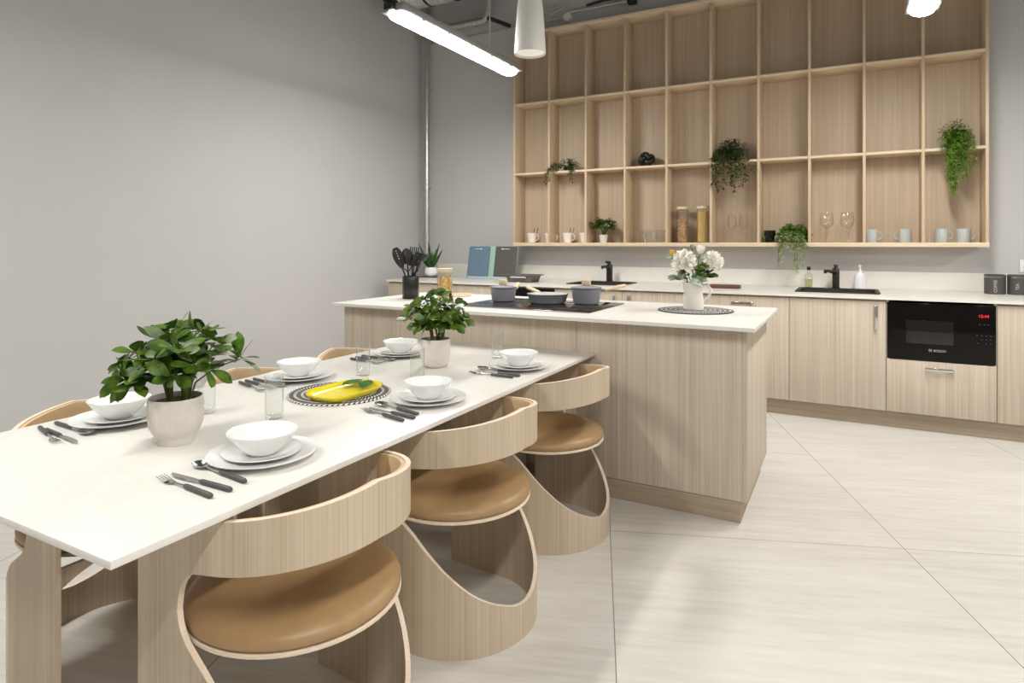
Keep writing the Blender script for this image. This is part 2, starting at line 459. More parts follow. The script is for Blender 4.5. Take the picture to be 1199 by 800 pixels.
def slab(m, xs, ys, holes, z0, z1):
    V = {}
    def vt(i, j, z):
        k = (i, j, z)
        if k not in V: V[k] = m.b.verts.new((xs[i], ys[j], z))
        return V[k]
    solid = lambda i, j: 0 <= i < len(xs) - 1 and 0 <= j < len(ys) - 1 and (i, j) not in holes
    for i in range(len(xs) - 1):
        for j in range(len(ys) - 1):
            if not solid(i, j): continue
            for z, o in ((z1, 1), (z0, -1)):
                f = [vt(i, j, z), vt(i + 1, j, z), vt(i + 1, j + 1, z), vt(i, j + 1, z)]
                m.b.faces.new(f[::o])
            for di, dj, a, c in ((-1, 0, (0, 0), (0, 1)), (1, 0, (1, 1), (1, 0)), (0, -1, (1, 0), (0, 0)), (0, 1, (0, 1), (1, 1))):
                if not solid(i + di, j + dj):
                    m.b.faces.new((vt(i + a[0], j + a[1], z0), vt(i + c[0], j + c[1], z0), vt(i + c[0], j + c[1], z1), vt(i + a[0], j + a[1], z1)))
    return m
S1 = (-2.25, -1.72, 5.2, 5.66); S2 = (-.36, .205, 5.2, 5.66)
m = slab(MB(), [-4.125, S1[0] + .02, S1[1] - .02, S2[0] + .02, S2[1] - .02, 1.62], [4.975, S1[2] + .02, S1[3] - .02, YB - .003], {(1, 1), (3, 1)}, .8815, .9)
tag(m.obj('worktop', M['stone'], smooth=0), 'long off-white stone worktop along the back wall', 'worktop')
tag(MB().box(-4.116, 1.62, YB - .018, YB - .002, .9005, 1.04, .001).obj('upstand', M['stone']), 'low off-white stone upstand behind the back worktop', 'backsplash')
def sink(S, label):
    x0, x1, y0, y1 = S; xc, yc = (x0 + x1) / 2, (y0 + y1) / 2; w, h = (x1 - x0), (y1 - y0)
    t = thing('sink', label, 'sink', (xc, yc, .9), 0, 'black inset sinks')
    m = MB(); b = m.b
    def ring(W, H, z, r): return [b.verts.new((x, y, z)) for x, y in rrect(W, H, r)]
    R = [ring(w, h, .0006, .02), ring(w, h, .007, .02), ring(w - .02, h - .02, .009, .018), ring(w - .05, h - .05, .004, .03), ring(w - .06, h - .06, -.19, .04)]
    for A, B in zip(R, R[1:]):
        for i in range(len(A)): b.faces.new((A[i], A[(i + 1) % len(A)], B[(i + 1) % len(A)], B[i]))
    b.faces.new(R[-1])
    m.obj('basin', M['black'], t)
    MB().lathe([(0, -.186), (.035, -.186), (.04, -.189)], 24).obj('drain', M['steel'], t)
    return t
sink(S1, 'black sink in the back worktop behind the saucepans')
sink(S2, 'black sink in the back worktop left of the microwave')
def faucet(x, y, label, reach):
    t = thing('faucet', label, 'faucet', (x, y, .9))
    MB().lathe([(0, 0), (.034, 0), (.034, .006), (.03, .01)], 24).obj('base', M['blackm'], t)
    MB().box(-.026, .026, -.022, .022, .004, .165, .005).obj('body', M['blackm'], t)
    m = MB()
    m.tube([(0, .0, .128), (-.02 * reach, -.06, .14), (-.03 * reach, -.13, .148), (-.036 * reach, -.16, .147)], [.021, .018, .0155, .0145], 12, flat=.75)
    m.tube([(-.036 * reach, -.155, .146), (-.036 * reach, -.157, .128)], .012, 12)
    m.obj('spout', M['blackm'], t)
    MB().tube([(0, .0, .162), (.004, -.005, .178), (-.012, -.075, .192)], [.022, .02, .009], 10, flat=.6).obj('lever', M['blackm'], t)
    return t
faucet(-2.02, 5.73, 'black mixer tap behind the saucepan on the right of the hob', .4)
faucet(-.09, 5.73, 'black mixer tap between the oil bottle and the soap dispenser', 2.)

# ------------------------------------------------------------------ island
IX0, IX1, IY0, IY1 = -2.8165, -.355, 2.876, 3.853
t = thing('kitchen_island', 'pale oak kitchen island with hob, standing behind the dining table', 'island')
MB().box(-2.795, -.425, 2.992, 3.73, .105, .88).obj('carcass', M['cab'], t, smooth=0)
MB().box(-2.8, -1.2262, 2.972, 2.991, .1, .868, .001).obj('front_panel', M['cab'], t)
MB().box(-1.2238, -.4215, 2.972, 2.991, .1, .868, .001).obj('front_panel', M['cab'], t)
MB().box(-.4205, -.401, 2.97, 3.735, .1, .8805, .001).obj('end_panel', M['cab'], t)
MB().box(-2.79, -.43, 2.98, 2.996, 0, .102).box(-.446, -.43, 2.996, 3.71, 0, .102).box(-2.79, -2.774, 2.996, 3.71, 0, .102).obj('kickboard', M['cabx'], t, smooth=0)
tag(MB().box(IX0, IX1, IY0, IY1, .8812, .9, .002).obj('island_worktop', M['stone']), 'off-white stone worktop of the kitchen island', 'worktop')

t = thing('induction_hob', 'black glass hob set in the island worktop under the pans', 'hob', (-1.61, 3.36, .9))
MB().box(-.415, .415, -.3, .3, .0006, .006, .0015).obj('glass_plate', M['hob'], t)
MB().box(-.417, .417, -.3035, -.3003, .0006, .0065, .0008).obj('edge_trim', M['steel'], t)
HP = pmat('hob print', (90, 90, 90), .5)
for cx, cy, r in ((-.22, .13, .085), (-.2, -.12, .1), (.22, -.1, .085), (.2, .14, .1)):
    MB().tube([(cx + r * cos(2 * pi * i / 40), cy + r * sin(2 * pi * i / 40), .006) for i in range(40)], .0006, 4, closed=True).obj('zone_ring', HP, t)

def pan_body(r0, r1, h, z=.0):
    th = .004
    return [(0, z), (r0 - .008, z), (r0, z + .006), (r1 - .002, z + h - .008), (r1 + .003, z + h - .003), (r1 + .003, z + h), (r1 - .002, z + h), (r0 - th, z + .012), (0, z + .009)]
def wood_handle(parent, p0, p1):
    p0, p1 = Vector(p0), Vector(p1); d = p1 - p0
    h = MB().tube([p0 + d * t for t in (.12, .3, .7, .93, 1.)], [.011, .014, .015, .014, .008], 12, flat=.8).obj('handle', M['handle'], parent)
    MB().tube([p0, p0 + d * .16], .008, 10).obj('handle_bracket', M['pan'], h)
    return h
ZH = .9062
t = thing('saucepan', 'grey saucepan with wooden-knob lid, leftmost pan on the hob', 'saucepan', (-1.9, 3.415, ZH))
MB().lathe(pan_body(.072, .082, .087), 40).obj('pan_body', M['pan'], t)
wood_handle(t, (.05, .065, .072), (.0, .2, .1))
def lid(z, r, parent):
    l = MB().lathe([(0, .014), (r * .55, .011), (r * .93, .005), (r, .004), (r, .0005), (r * .93, .0005), (0, .008)], 40).obj('lid', M['pan'], parent, loc=(0, 0, z))
    k = MB().box(-.028, .028, -.012, .012, .013, .047, .006).obj('knob', M['handle'], l); k['label'] = 'square pale wooden knob'
lid(.087, .083, t)
t = thing('frying_pan', 'grey frying pan with pale inside, between the two saucepans', 'frying pan', (-1.605, 3.44, ZH))
MB().lathe(pan_body(.108, .124, .058), 48).obj('pan_body', M['pan'], t)
MB().lathe([(0, .0095), (.1, .0125), (.1195, .0565)], 48).obj('coating', M['panin'], t, loc=(0, 0, .0008))
wood_handle(t, (-.085, .09, .048), (-.24, .2, .075))
t = thing('saucepan', 'grey saucepan with wooden-knob lid, rightmost pan on the hob', 'saucepan', (-1.38, 3.5, ZH))
MB().lathe(pan_body(.077, .09, .096), 40).obj('pan_body', M['pan'], t)
wood_handle(t, (.082, .04, .08), (.2, .14, .108))
lid(.096, .091, t)

# jar with pasta, cutlery pot ...
def storage_jar(loc, r, h, label, fill, fmat, fillh):
    t = thing('storage_jar', label, 'jar', loc)
    MB().lathe([(0, 0), (r * .96, 0), (r, .004), (r, h - .022), (r - .0025, h - .022), (r - .0025, .008), (0, .006)], 36).obj('jar', M['glass'], t)
    MB().lathe([(0, h - .022), (r + .001, h - .022), (r + .002, h - .018), (r + .002, h - .002), (r, h), (0, h)], 36).obj('lid', M['handle'], t)
    m = MB()
    if fill == 'macaroni':
        m.lathe([(0, .009), (r - .016, .009), (r - .016, fillh - .012), (0, fillh - .008)], 24)
        rnd = random.Random(int(loc[0] * 1000) + 5)
        for i in range(190):
            a = rnd.uniform(0, 2 * pi); z = rnd.uniform(.014, fillh); q = r - .009
            c = Vector((q * cos(a), q * sin(a), z)); tg = Vector((-sin(a), cos(a), 0)); k = rnd.uniform(-1.5, 1.5)
            d = tg * cos(k) + Vector((0, 0, 1)) * sin(k); e = -Vector((cos(a), sin(a), 0))
            m.tube([c - d * .011 + e * .005, c, c + d * .011 + e * .005], .0042, 6)
    elif fill == 'spaghetti':
        rnd = random.Random(3)
        for i in range(46):
            a = 2 * pi * i / 46; b2 = a + rnd.uniform(-.35, .35); q = r - .009
            m.tube([(q * cos(a), q * sin(a), .009), (q * cos(b2), q * sin(b2), fillh + rnd.uniform(-.006, .006))], .0042, 5)
        m.lathe([(0, .009), (r - .013, .009), (r - .013, fillh - .008), (0, fillh - .008)], 20)
    o = m.obj('contents', fmat, t, normals=True); o['kind'] = 'stuff'
    return t
storage_jar((-2.255, 3.29, .9), .049, .209, 'glass jar of macaroni with pale lid on the island', 'macaroni', M['pasta'], .165)

UX, UY = -2.57, 3.35
t = thing('utensil_holder', 'black fluted utensil holder on the left of the island', 'utensil holder', (UX, UY, .9))
MB().lathe([(0, 0), (.052, 0), (.054, .003), (.054, .146), (.052, .15), (.047, .15), (.046, .01), (0, .008)], 48, rad=lambda a, z: 1 + .018 * cos(10 * a)).obj('pot', M['blackm'], t)
def utensil(name, label, foot, tip, head):
    """foot/tip are offsets from the holder's base centre; head builds the working end"""
    f, p = Vector(foot), Vector(tip); d = (p - f).normalized()
    t = thing(name, label, 'kitchen utensil', (UX, UY, .9), 0, 'utensils in the black holder')
    MB().tube([f, f + (p - f) * .5, p], [.006, .0055, .005], 8).obj('handle', M['black'], t)
    z = d; x = Vector((.88, .474, 0)); x = (x - z * x.dot(z)).normalized(); y = z.cross(x)
    mat4 = Matrix.Translation(p) @ Matrix((x, y, z)).transposed().to_4x4()
    m = MB(); head(m); m.move(mat4 @ Matrix.Scale(1.2, 4)); m.obj('head', M['black'], t)
    return t
def h_turner(m):
    b = m.b; NR, NC = 16, 9; V = {}
    def P(i, j, k):
        if (i, j, k) not in V:
            t = i / NR; w = .03 * (sin(pi * (.06 + .88 * t)) ** .6) * (.75 + .35 * t)
            V[(i, j, k)] = b.verts.new((w * (2 * j / NC - 1), .0016 * (1 if k else -1) + .006 * (t - .4) ** 2, -.02 + .12 * t))
        return V[(i, j, k)]
    hole = lambda i, j: j == 4 and i in (7, 9, 11, 13)
    ok = lambda i, j: 0 <= i < NR and 0 <= j < NC and not hole(i, j)
    for i in range(NR):
        for j in range(NC):
            if not ok(i, j): continue
            for k in (0, 1):
                b.faces.new([P(i, j, k), P(i + 1, j, k), P(i + 1, j + 1, k), P(i, j + 1, k)][::1 if k else -1])
            for di, dj, a, c in ((-1, 0, (0, 0), (0, 1)), (1, 0, (1, 1), (1, 0)), (0, -1, (1, 0), (0, 0)), (0, 1, (0, 1), (1, 1))):
                if not ok(i + di, j + dj):
                    b.faces.new((P(i + a[0], j + a[1], 0), P(i + c[0], j + c[1], 0), P(i + c[0], j + c[1], 1), P(i + a[0], j + a[1], 1)))
def h_spoon(m): m.ball((0, 0, .035), .04, 18, (.8, .22, 1.15))
def h_ladle(m): m.lathe([(0, -.035), (.022, -.03), (.036, -.012), (.04, .008), (.037, .008), (.03, -.012), (0, -.028)], 20, (0, 0, .03))
def h_masher(m):
    m.tube([(-.04, 0, .03), (-.038, 0, .045), (-.026, 0, .03), (-.02, 0, .05), (-.008, 0, .03), (0, 0, .05), (.01, 0, .03), (.02, 0, .05), (.03, 0, .03), (.04, 0, .045)], .0035, 6)
    m.tube([(-.004, 0, -.01), (-.04, 0, .03)], .003, 6).tube([(.004, 0, -.01), (.04, 0, .03)], .003, 6)
def h_whisk(m):
    for k in range(5):
        a = pi * k / 5; pts = []
        for i in range(17):
            q = 2 * pi * i / 17; rr = .028 * sin(q / 2) * (1 if True else 0)
            s = sin(q); pts.append((.026 * s * cos(a), .026 * s * sin(a), .055 - .055 * cos(q)))
        m.tube(pts, .0013, 5, closed=True)
def h_fork(m):
    m.box(-.026, .026, -.003, .003, -.02, .045, .002)
    for k in range(5): m.tube([(-.022 + .011 * k, 0, .04), (-.022 + .011 * k, -.012, .085)], .003, 6)
utensil('slotted_turner', 'black turner with a row of small slots, leaning left in the utensil holder', (.012, .005, .02), (-.056, -.03, .225), h_turner)
utensil('serving_spoon', 'black serving spoon upright in the utensil holder', (.0, -.012, .02), (-.03, .004, .24), h_spoon)
utensil('pasta_fork', 'black toothed pasta server in the middle of the utensil holder', (-.01, .01, .02), (.0, .03, .24), h_fork)
utensil('ladle', 'black ladle standing tallest in the utensil holder', (-.02, -.004, .02), (.052, .034, .255), h_ladle)
utensil('potato_masher', 'black zigzag potato masher at the front of the utensil holder', (-.006, .02, .02), (.002, -.036, .195), h_masher)
utensil('whisk', 'wire whisk leaning right in the utensil holder', (-.022, .014, .02), (.035, -.01, .17), h_whisk)

t = thing('mixing_bowl', 'small clear glass bowl on the island, behind the far table plant', 'bowl', (-2.42, 3.42, .9))
MB().lathe([(0, 0), (.03, 0), (.05, .02), (.062, .05), (.06, .05), (.048, .022), (.028, .004), (0, .004)], 32).obj('bowl', M['glass'], t)
t = thing('spoon_rest', 'round pale wooden rest on the back edge of the island', 'spoon rest', (-2.38, 3.66, .9))
MB().lathe([(0, 0), (.07, 0), (.075, .006), (.073, .012), (.06, .01), (0, .008)], 36).obj('dish', M['handle'], t)
tag(MB().tube([(-2.43, 3.64, .917), (-2.36, 3.665, .918), (-2.3, 3.69, .917)], [.007, .006, .009], 8, flat=.6).obj('wooden_spoon', M['handle']), 'short wooden spoon lying on the round rest', 'spoon')

# placemats
def placemat(loc, r, label):
    m = MB().lathe([(0, 0), (r - .003, 0), (r, .002), (r, .004), (r - .003, .006), (0, .006)], 64)
    return tag(m.obj('placemat', M['weave'], loc=loc), label, 'placemat', 'round woven placemats')
T = .7155
placemat((-1.645, 1.722, T), .185, 'round black and white placemat on the dining table under the yellow dish')
placemat((-.735, 3.475, .9), .2, 'round black and white placemat on the island under the flower jug')

# jug with flowers
JX, JY, JZ = -.745, 3.47, .906
t = thing('jug', 'white ceramic jug holding flowers on the island', 'jug', (JX, JY, JZ))
MB().lathe([(0, 0), (.05, 0), (.054, .004), (.055, .03), (.05, .09), (.047, .14), (.05, .15), (.047, .15), (.044, .138), (.046, .09), (.05, .03), (0, .01)], 40,
           rad=lambda a, z: 1 + (.16 * max(0, cos(a - 3.6)) ** 6 if z > .13 else 0)).obj('jug_body', M['cream'], t)
MB().tube([(.043, .02, .132), (.07, .034, .135), (.084, .041, .11), (.076, .037, .07), (.05, .024, .045)], [.008, .008, .008, .008, .007], 10).obj('handle', M['cream'], t)
def flower(name, label, tip, r, mat, kind, seed):
    rnd = random.Random(seed)
    t = thing(name, label, 'flower', (JX, JY, JZ), 0, 'flowers in the white jug')
    b = Vector((-tip[0] * .12, -tip[1] * .12, .02)); p = Vector(tip)
    neck = Vector((tip[0] * .25, tip[1] * .25, .15))
    MB().tube([b, neck, p * .6 + neck * .4, p], .0025, 6).obj('stem', M['stem'], t)
    m = MB()
    if kind == 'big':
        m.ball(p, r * .6, 14)
        n = 110
        for i in range(n):
            z = 1 - 1.75 * (i + .5) / n; a = i * 2.39996; q = sqrt(max(0, 1 - z * z))
            d = Vector((q * cos(a), q * sin(a), z))
            tg = d.orthogonal().normalized(); tg = Matrix.Rotation(rnd.uniform(0, 6.3), 3, d) @ tg
            m.leaf(p + d * r * .5, d + tg * .55, r * .72, r * .55, up=d, curl=-.25, n=3, shape=.8)
    else:
        for i in range(14):
            a = i * 2.4; k = .35 + .3 * (i % 3)
            m.leaf(p - Vector((0, 0, r * .5)), (cos(a) * k, sin(a) * k, 1), r * 1.7, r * 1.1, curl=-.15, n=4, shape=.9)
    m.obj('petals', mat, t)
    m = MB()
    for i in range(5):
        a = rnd.uniform(0, 6.3); q = neck.lerp(p, rnd.uniform(.25, .85))
        m.leaf(q, (cos(a), sin(a), .5), rnd.uniform(.04, .06), .03, up=Vector((rnd.uniform(-.6, .6), -1, .8)), curl=.3)
    m.obj('leaves', M['leafd'] if kind == 'big' else M['leafg'], t)
    return t
flower('white_flower', 'large white pompom flower on the left of the jug', (-.04, -.05, .262), .06, M['petal'], 'big', 1)
flower('white_flower', 'large white pompom flower leaning right over the jug handle', (.092, .045, .262), .052, M['petal'], 'big', 2)
flower('flower_bud', 'yellow bud at the upper left of the flowers', (-.105, -.05, .305), .02, M['bud'], 'small', 3)
flower('flower_bud', 'pale closed white bud between the two big white flowers', (.03, .035, .315), .032, M['petal'], 'small', 4)
flower('flower_bud', 'topmost pale bud at the back of the flowers', (-.02, .06, .335), .018, M['leafp'], 'small', 5)
def sprig(label, tip, seed, mat, n=9):
    rnd = random.Random(seed)
    t = thing('leafy_sprig', label, 'foliage', (JX, JY, JZ), 0, 'leaf sprigs in the white jug')
    neck = Vector((tip[0] * .3, tip[1] * .3, .15)); p = Vector(tip)
    pts = [Vector((0, 0, .03)), neck, neck.lerp(p, .6) + Vector((0, 0, .02)), p]
    MB().tube(pts, .002, 6).obj('stem', M['stem'], t)
    m = MB()
    for i in range(n):
        k = .2 + .8 * i / (n - 1); q = neck.lerp(p, k) + Vector((0, 0, .02 * sin(pi * k))); a = i * 2.4 + seed
        m.leaf(q, (cos(a) + tip[0] * 5, sin(a) + tip[1] * 5, .35), rnd.uniform(.045, .065), rnd.uniform(.032, .042), up=Vector((rnd.uniform(-.6, .6), -1, .8)), curl=.3, shape=.75)
    m.obj('leaves', mat, t)
sprig('grey green leaf sprig drooping left of the jug rim', (-.1, -.045, .16), 1, M['leafg'])
sprig('dark green leaf sprig pointing right over the jug rim', (.1, .03, .175), 2, M['leafd'], 7)
sprig('grey green leaf sprig rising at the upper left of the jug', (-.09, -.02, .285), 3, M['leafg'])
sprig('grey green leaf sprig hanging in front of the jug handle', (.055, -.05, .145), 4, M['leafg'], 6)
sprig('green leaf sprig between the flower heads', (.03, -.01, .23), 6, M['leaf'], 9)

# ------------------------------------------------------------------ dining table
t = thing('dining_table', 'long off-white stone dining table set for six, butted to the island', 'table')
MB().box(-2.179, -1.126, .624, 2.968, .6995, T, .0018).obj('tabletop', M['stone'], t)
MB().box(-1.69, -1.5, 2.45, 2.95, 0, .699, .002).obj('support', M['cab'], t)

# chairs ------------------------------------------------------------
R, LF = .2692, .2323
QA = R * pi / 2; AE = QA + LF; AH = QA + .072
def plan(a, off=0.):
    r = R - off; s = 1 if a >= 0 else -1; b2 = abs(a)
    if b2 <= QA: th = b2 / R; return r * cos(th), s * r * sin(th)
    return -(b2 - QA), s * r
lowf = lambda a: interp(abs(a), [0, .05, .1, .15, .2, .25, .3, .35, .4, .44, .465, .482, .491, AH], [.110, .116, .135, .157, .184, .223, .267, .315, .364, .39, .407, .428, .447, .47])
upf = lambda a: interp(abs(a), [0, .1, .2, .3, .40, .44, .46, .478, .489, AH], [.607, .6, .592, .583, .573, .564, .552, .533, .51, .47])
topf = lambda a: .7345 - .0548 * min(abs(a), .44) / .44
def sheet(cols, z_lo, z_hi, mo, mi_, rows, m):
    """solid curved ply from (a) columns; returns nothing"""
def make_chair(label, loc, rz):
    t = thing('dining_chair', label, 'chair', loc, rz, 'curved oak chairs around the dining table')
    half = [0, .03, .06, .09, .12, .15, .18, .21, .24, .27, .30, .33, .36, .385, .405, QA, .435, .45, .46, .468, .475, .481, .486, .49, .493, AH, .51, .54, .58, .62, AE]
    cols = sorted(set([-x for x in half] + half))
    m = MB(); b = m.b; NB = 3; th = .013
    def strip(f0, f1, cs, weld=None):
        O, I = [], []
        for a in cs:
            z0, z1 = f0(a), f1(a); co, ci = [], []
            for k in range(NB + 1):
                z = z0 + (z1 - z0) * k / NB
                x, y = plan(a); co.append(b.verts.new((x, y, z)))
                x, y = plan(a, th); ci.append(b.verts.new((x, y, z)))
            O.append(co); I.append(ci)
        n = len(cs)
        for i in range(n - 1):
            for k in range(NB):
                b.faces.new((O[i][k], O[i + 1][k], O[i + 1][k + 1], O[i][k + 1]))
                b.faces.new((I[i][k], I[i][k + 1], I[i + 1][k + 1], I[i + 1][k]))
            for k, flip in ((0, 1), (NB, -1)):
                f = b.faces.new((O[i][k], I[i][k], I[i + 1][k], O[i + 1][k])[::flip]); f.material_index = 1
        for i, flip in ((0, 1), (n - 1, -1)):
            for k in range(NB):
                f = b.faces.new((O[i][k], O[i][k + 1], I[i][k + 1], I[i][k])[::flip]); f.material_index = 1
    hc = [c for c in cols if abs(c) <= AH + 1e-6]
    lo = lambda a: lowf(a) if abs(a) < AH else .47
    up = lambda a: upf(a) if abs(a) < AH else .47
    strip(lambda a: 0., lo, cols); strip(up, topf, cols)
    bmesh.ops.remove_doubles(b, verts=b.verts, dist=1e-5)
    # drop the internal faces left where the two strips meet in the front posts
    seen = {}
    for f in list(b.faces):
        k = tuple(sorted(v.index for v in f.verts))
    b.verts.index_update()
    for f in list(b.faces):
        k = tuple(sorted(v.index for v in f.verts)); seen.setdefault(k, []).append(f)
    kill = [f for fs in seen.values() if len(fs) > 1 for f in fs]
    bmesh.ops.delete(b, geom=kill, context='FACES_ONLY')
    m.obj('shell', [M['chair'], M['ply']], t, smooth=30)
    # backrest lining inside the band
    m = MB(); b = m.b; cs = [-.40 + .8 * i / 40 for i in range(41)]; O, I = [], []
    for a in cs:
        e = min(1., (.402 - abs(a)) / .012); tk = .016 * (.15 + .85 * sqrt(max(e, 0)))
        z0, z1 = upf(a) + .006, topf(a) - .003
        co, ci = [], []
        for k in range(5):
            z = z0 + (z1 - z0) * k / 4; bul = tk if 0 < k < 4 else tk * .72
            x, y = plan(a, th + .0003); co.append(b.verts.new((x, y, z)))
            x, y = plan(a, th + bul); ci.append(b.verts.new((x, y, z)))
        O.append(co); I.append(ci)
    for i in range(40):
        for k in range(4):
            b.faces.new((O[i][k], O[i + 1][k], O[i + 1][k + 1], O[i][k + 1])); b.faces.new((I[i][k], I[i][k + 1], I[i + 1][k + 1], I[i + 1][k]))
        b.faces.new((O[i][0], I[i][0], I[i + 1][0], O[i + 1][0])); b.faces.new((O[i][4], O[i + 1][4], I[i + 1][4], I[i][4]))
    for i in (0, 40):
        for k in range(4): b.faces.new((O[i][k], O[i][k + 1], I[i][k + 1], I[i][k]))
    m.obj('backrest_lining', M['lining'], t, smooth=50)
    rs = .2545
    MB().lathe([(0, .4), (rs - .003, .4), (rs, .402), (rs, .4085), (rs - .002, .41), (0, .41)], 64, (-.012, 0, 0)).obj('seat_base', M['ply'], t)
    MB().lathe([(0, .4105), (rs - .008, .4105), (rs - .002, .416), (rs - .0005, .426), (rs - .006, .438), (rs - .024, .449), (rs - .07, .455), (.1, .452), (0, .45)], 64, (-.012, 0, 0)).obj('seat_cushion', M['leather'], t, smooth=60)
    m = MB(); b = m.b; F, K = [], []
    for i in range(25):
        y = -.255 + .51 * i / 24; zl = .397 - .055 * (abs(y) / .255) ** 3
        F.append([b.verts.new((-.215, y, z)) for z in (zl, .3995)]); K.append([b.verts.new((-.2, y, z)) for z in (zl, .3995)])
    for i in range(24):
        b.faces.new((F[i][0], F[i + 1][0], F[i + 1][1], F[i][1])); b.faces.new((K[i][0], K[i][1], K[i + 1][1], K[i + 1][0]))
        b.faces.new((F[i][0], K[i][0], K[i + 1][0], F[i + 1][0])); b.faces.new((F[i][1], F[i + 1][1], K[i + 1][1], K[i][1]))
    for i in (0, 24): b.faces.new((F[i][0], F[i][1], K[i][1], K[i][0]))
    m.obj('front_rail', M['chair'], t)
    return t
c0 = make_chair('curved oak chair with tan seat nearest the camera, on the open floor side', (-1.1936, 1.1143, 0), -.065)
dup(c0, (-1.1854, 1.8197, 0), -.066, 'curved oak chair in the middle of the open floor side of the table')
dup(c0, (-1.1849, 2.5508, 0), -.1, 'curved oak chair nearest the island, on the open floor side')
dup(c0, (-2.05, 1.15, 0), pi - .03, 'curved oak chair nearest the camera on the grey wall side of the table')
dup(c0, (-2.05, 1.79, 0), pi, 'curved oak chair in the middle of the grey wall side of the table')
dup(c0, (-2.05, 2.38, 0), pi + .03, 'curved oak chair nearest the island on the grey wall side of the table')

# place settings ----------------------------------------------------
def plate_mesh(r, h):
    return MB().lathe([(0, .0), (r * .58, 0), (r * .62, .003), (r * .72, h * .45), (r * .96, h - .003), (r, h - .001), (r, h + .001), (r * .97, h), (r * .72, h * .45 + .005), (r * .6, .0065), (0, .006)], 64)
def bowl_mesh(r, h):
    return MB().lathe([(0, 0), (r * .42, 0), (r * .46, .003), (r * .7, h * .38), (r * .92, h * .82), (r, h - .001), (r, h), (r * .97, h), (r * .88, h * .8), (r * .66, h * .4), (r * .42, .008), (0, .006)], 56)
P0 = plate_mesh(.133, .018).obj('dinner_plate', M['white'], smooth=60); tag(P0, '', 'plate', 'dinner plates on the dining table')
P1 = plate_mesh(.0975, .015).obj('side_plate', M['white'], smooth=60); tag(P1, '', 'plate', 'side plates on the dining table')
P2 = bowl_mesh(.0865, .057).obj('soup_bowl', M['white'], smooth=60); tag(P2, '', 'bowl', 'white bowls on the dining table')
G0 = thing('drinking_glass', '', 'glass', (0, 0, 0), 0, 'tumblers on the dining table')
MB().lathe([(0, 0), (.026, 0), (.0275, .002), (.029, .135), (.0275, .135), (.0262, .02), (.022, .012), (0, .01)], 32).obj('tumbler', M['glass'], G0, smooth=60)
# cutlery prototypes: tip at -x, handle end at +x, length .215, lying on z=0
def cut_handle(parent):
    return MB().tube([(.003, 0, .0068), (.01, 0, .0068), (.1, 0, .0064), (.106, 0, .0064)], [.0048, .0058, .0062, .004], 12).obj('handle', M['cutl'], parent)
def c_fork():
    t = thing('fork', '', 'fork', (0, 0, 0), 0, 'forks on the dining table'); cut_handle(t)
    m = MB().tube([(.006, 0, .0066), (-.02, 0, .005), (-.045, 0, .0045)], [.0034, .0026, .003], 8)
    m.tube([(-.04, 0, .0045), (-.05, 0, .003), (-.06, 0, .0022), (-.068, 0, .003)], [.004, .009, .0115, .0115], 10, flat=.16)
    for k in range(4):
        y = -.0092 + .00613 * k
        m.tube([(-.066, y, .003), (-.085, y, .0065), (-.104, y, .0095)], [.0018, .0016, .0008], 6)
    m.obj('head', M['steel'], t); return t
def c_knife():
    t = thing('knife', '', 'knife', (0, 0, 0), 0, 'knives on the dining table'); cut_handle(t)
    m = MB().tube([(.006, 0, .0066), (-.004, 0, .0062)], [.004, .0034], 8)
    m.prism([(-.0, -.004), (-.02, -.007), (-.07, -.0085), (-.095, -.006), (-.108, .003), (-.09, .0055), (-.03, .006), (0, .004)], .0055, .0072)
    m.obj('blade', M['steel'], t); return t
def c_spoon():
    t = thing('spoon', '', 'spoon', (0, 0, 0), 0, 'spoons on the dining table'); cut_handle(t)
    m = MB().tube([(.006, 0, .0066), (-.025, 0, .0058), (-.052, 0, .0075)], [.0034, .0026, .0032], 8)
    b = m.b; rings = []
    for q, z in ((0, .0006), (.4, .0016), (.75, .0052), (1., .0105), (.985, .0118), (.72, .0068), (.4, .0032), (0, .002)):
        if q == 0: rings.append([b.verts.new((-.077, 0, z))]); continue
        rings.append([b.verts.new((-.077 + .029 * q * cos(a), .0195 * q * sin(a) * (1 - .12 * cos(a)), z)) for a in [2 * pi * i / 24 for i in range(24)]])
    for A, B in zip(rings, rings[1:]):
        for i in range(24):
            j = (i + 1) % 24
            if len(A) == 1: b.faces.new((A[0], B[j], B[i]))
            elif len(B) == 1: b.faces.new((A[i], A[j], B[0]))
            else: b.faces.new((A[i], A[j], B[j], B[i]))
    m.obj('bowl', M['steel'], t, smooth=50); return t
PF, PK, PS = c_fork(), c_knife(), c_spoon()
first = {}
def put(proto, loc, rz, label):
    if proto.name not in first:
        first[proto.name] = 1; proto.location = loc; proto.rotation_euler = (0, 0, rz); proto['label'] = label; return proto
    return dup(proto, loc, rz, label)
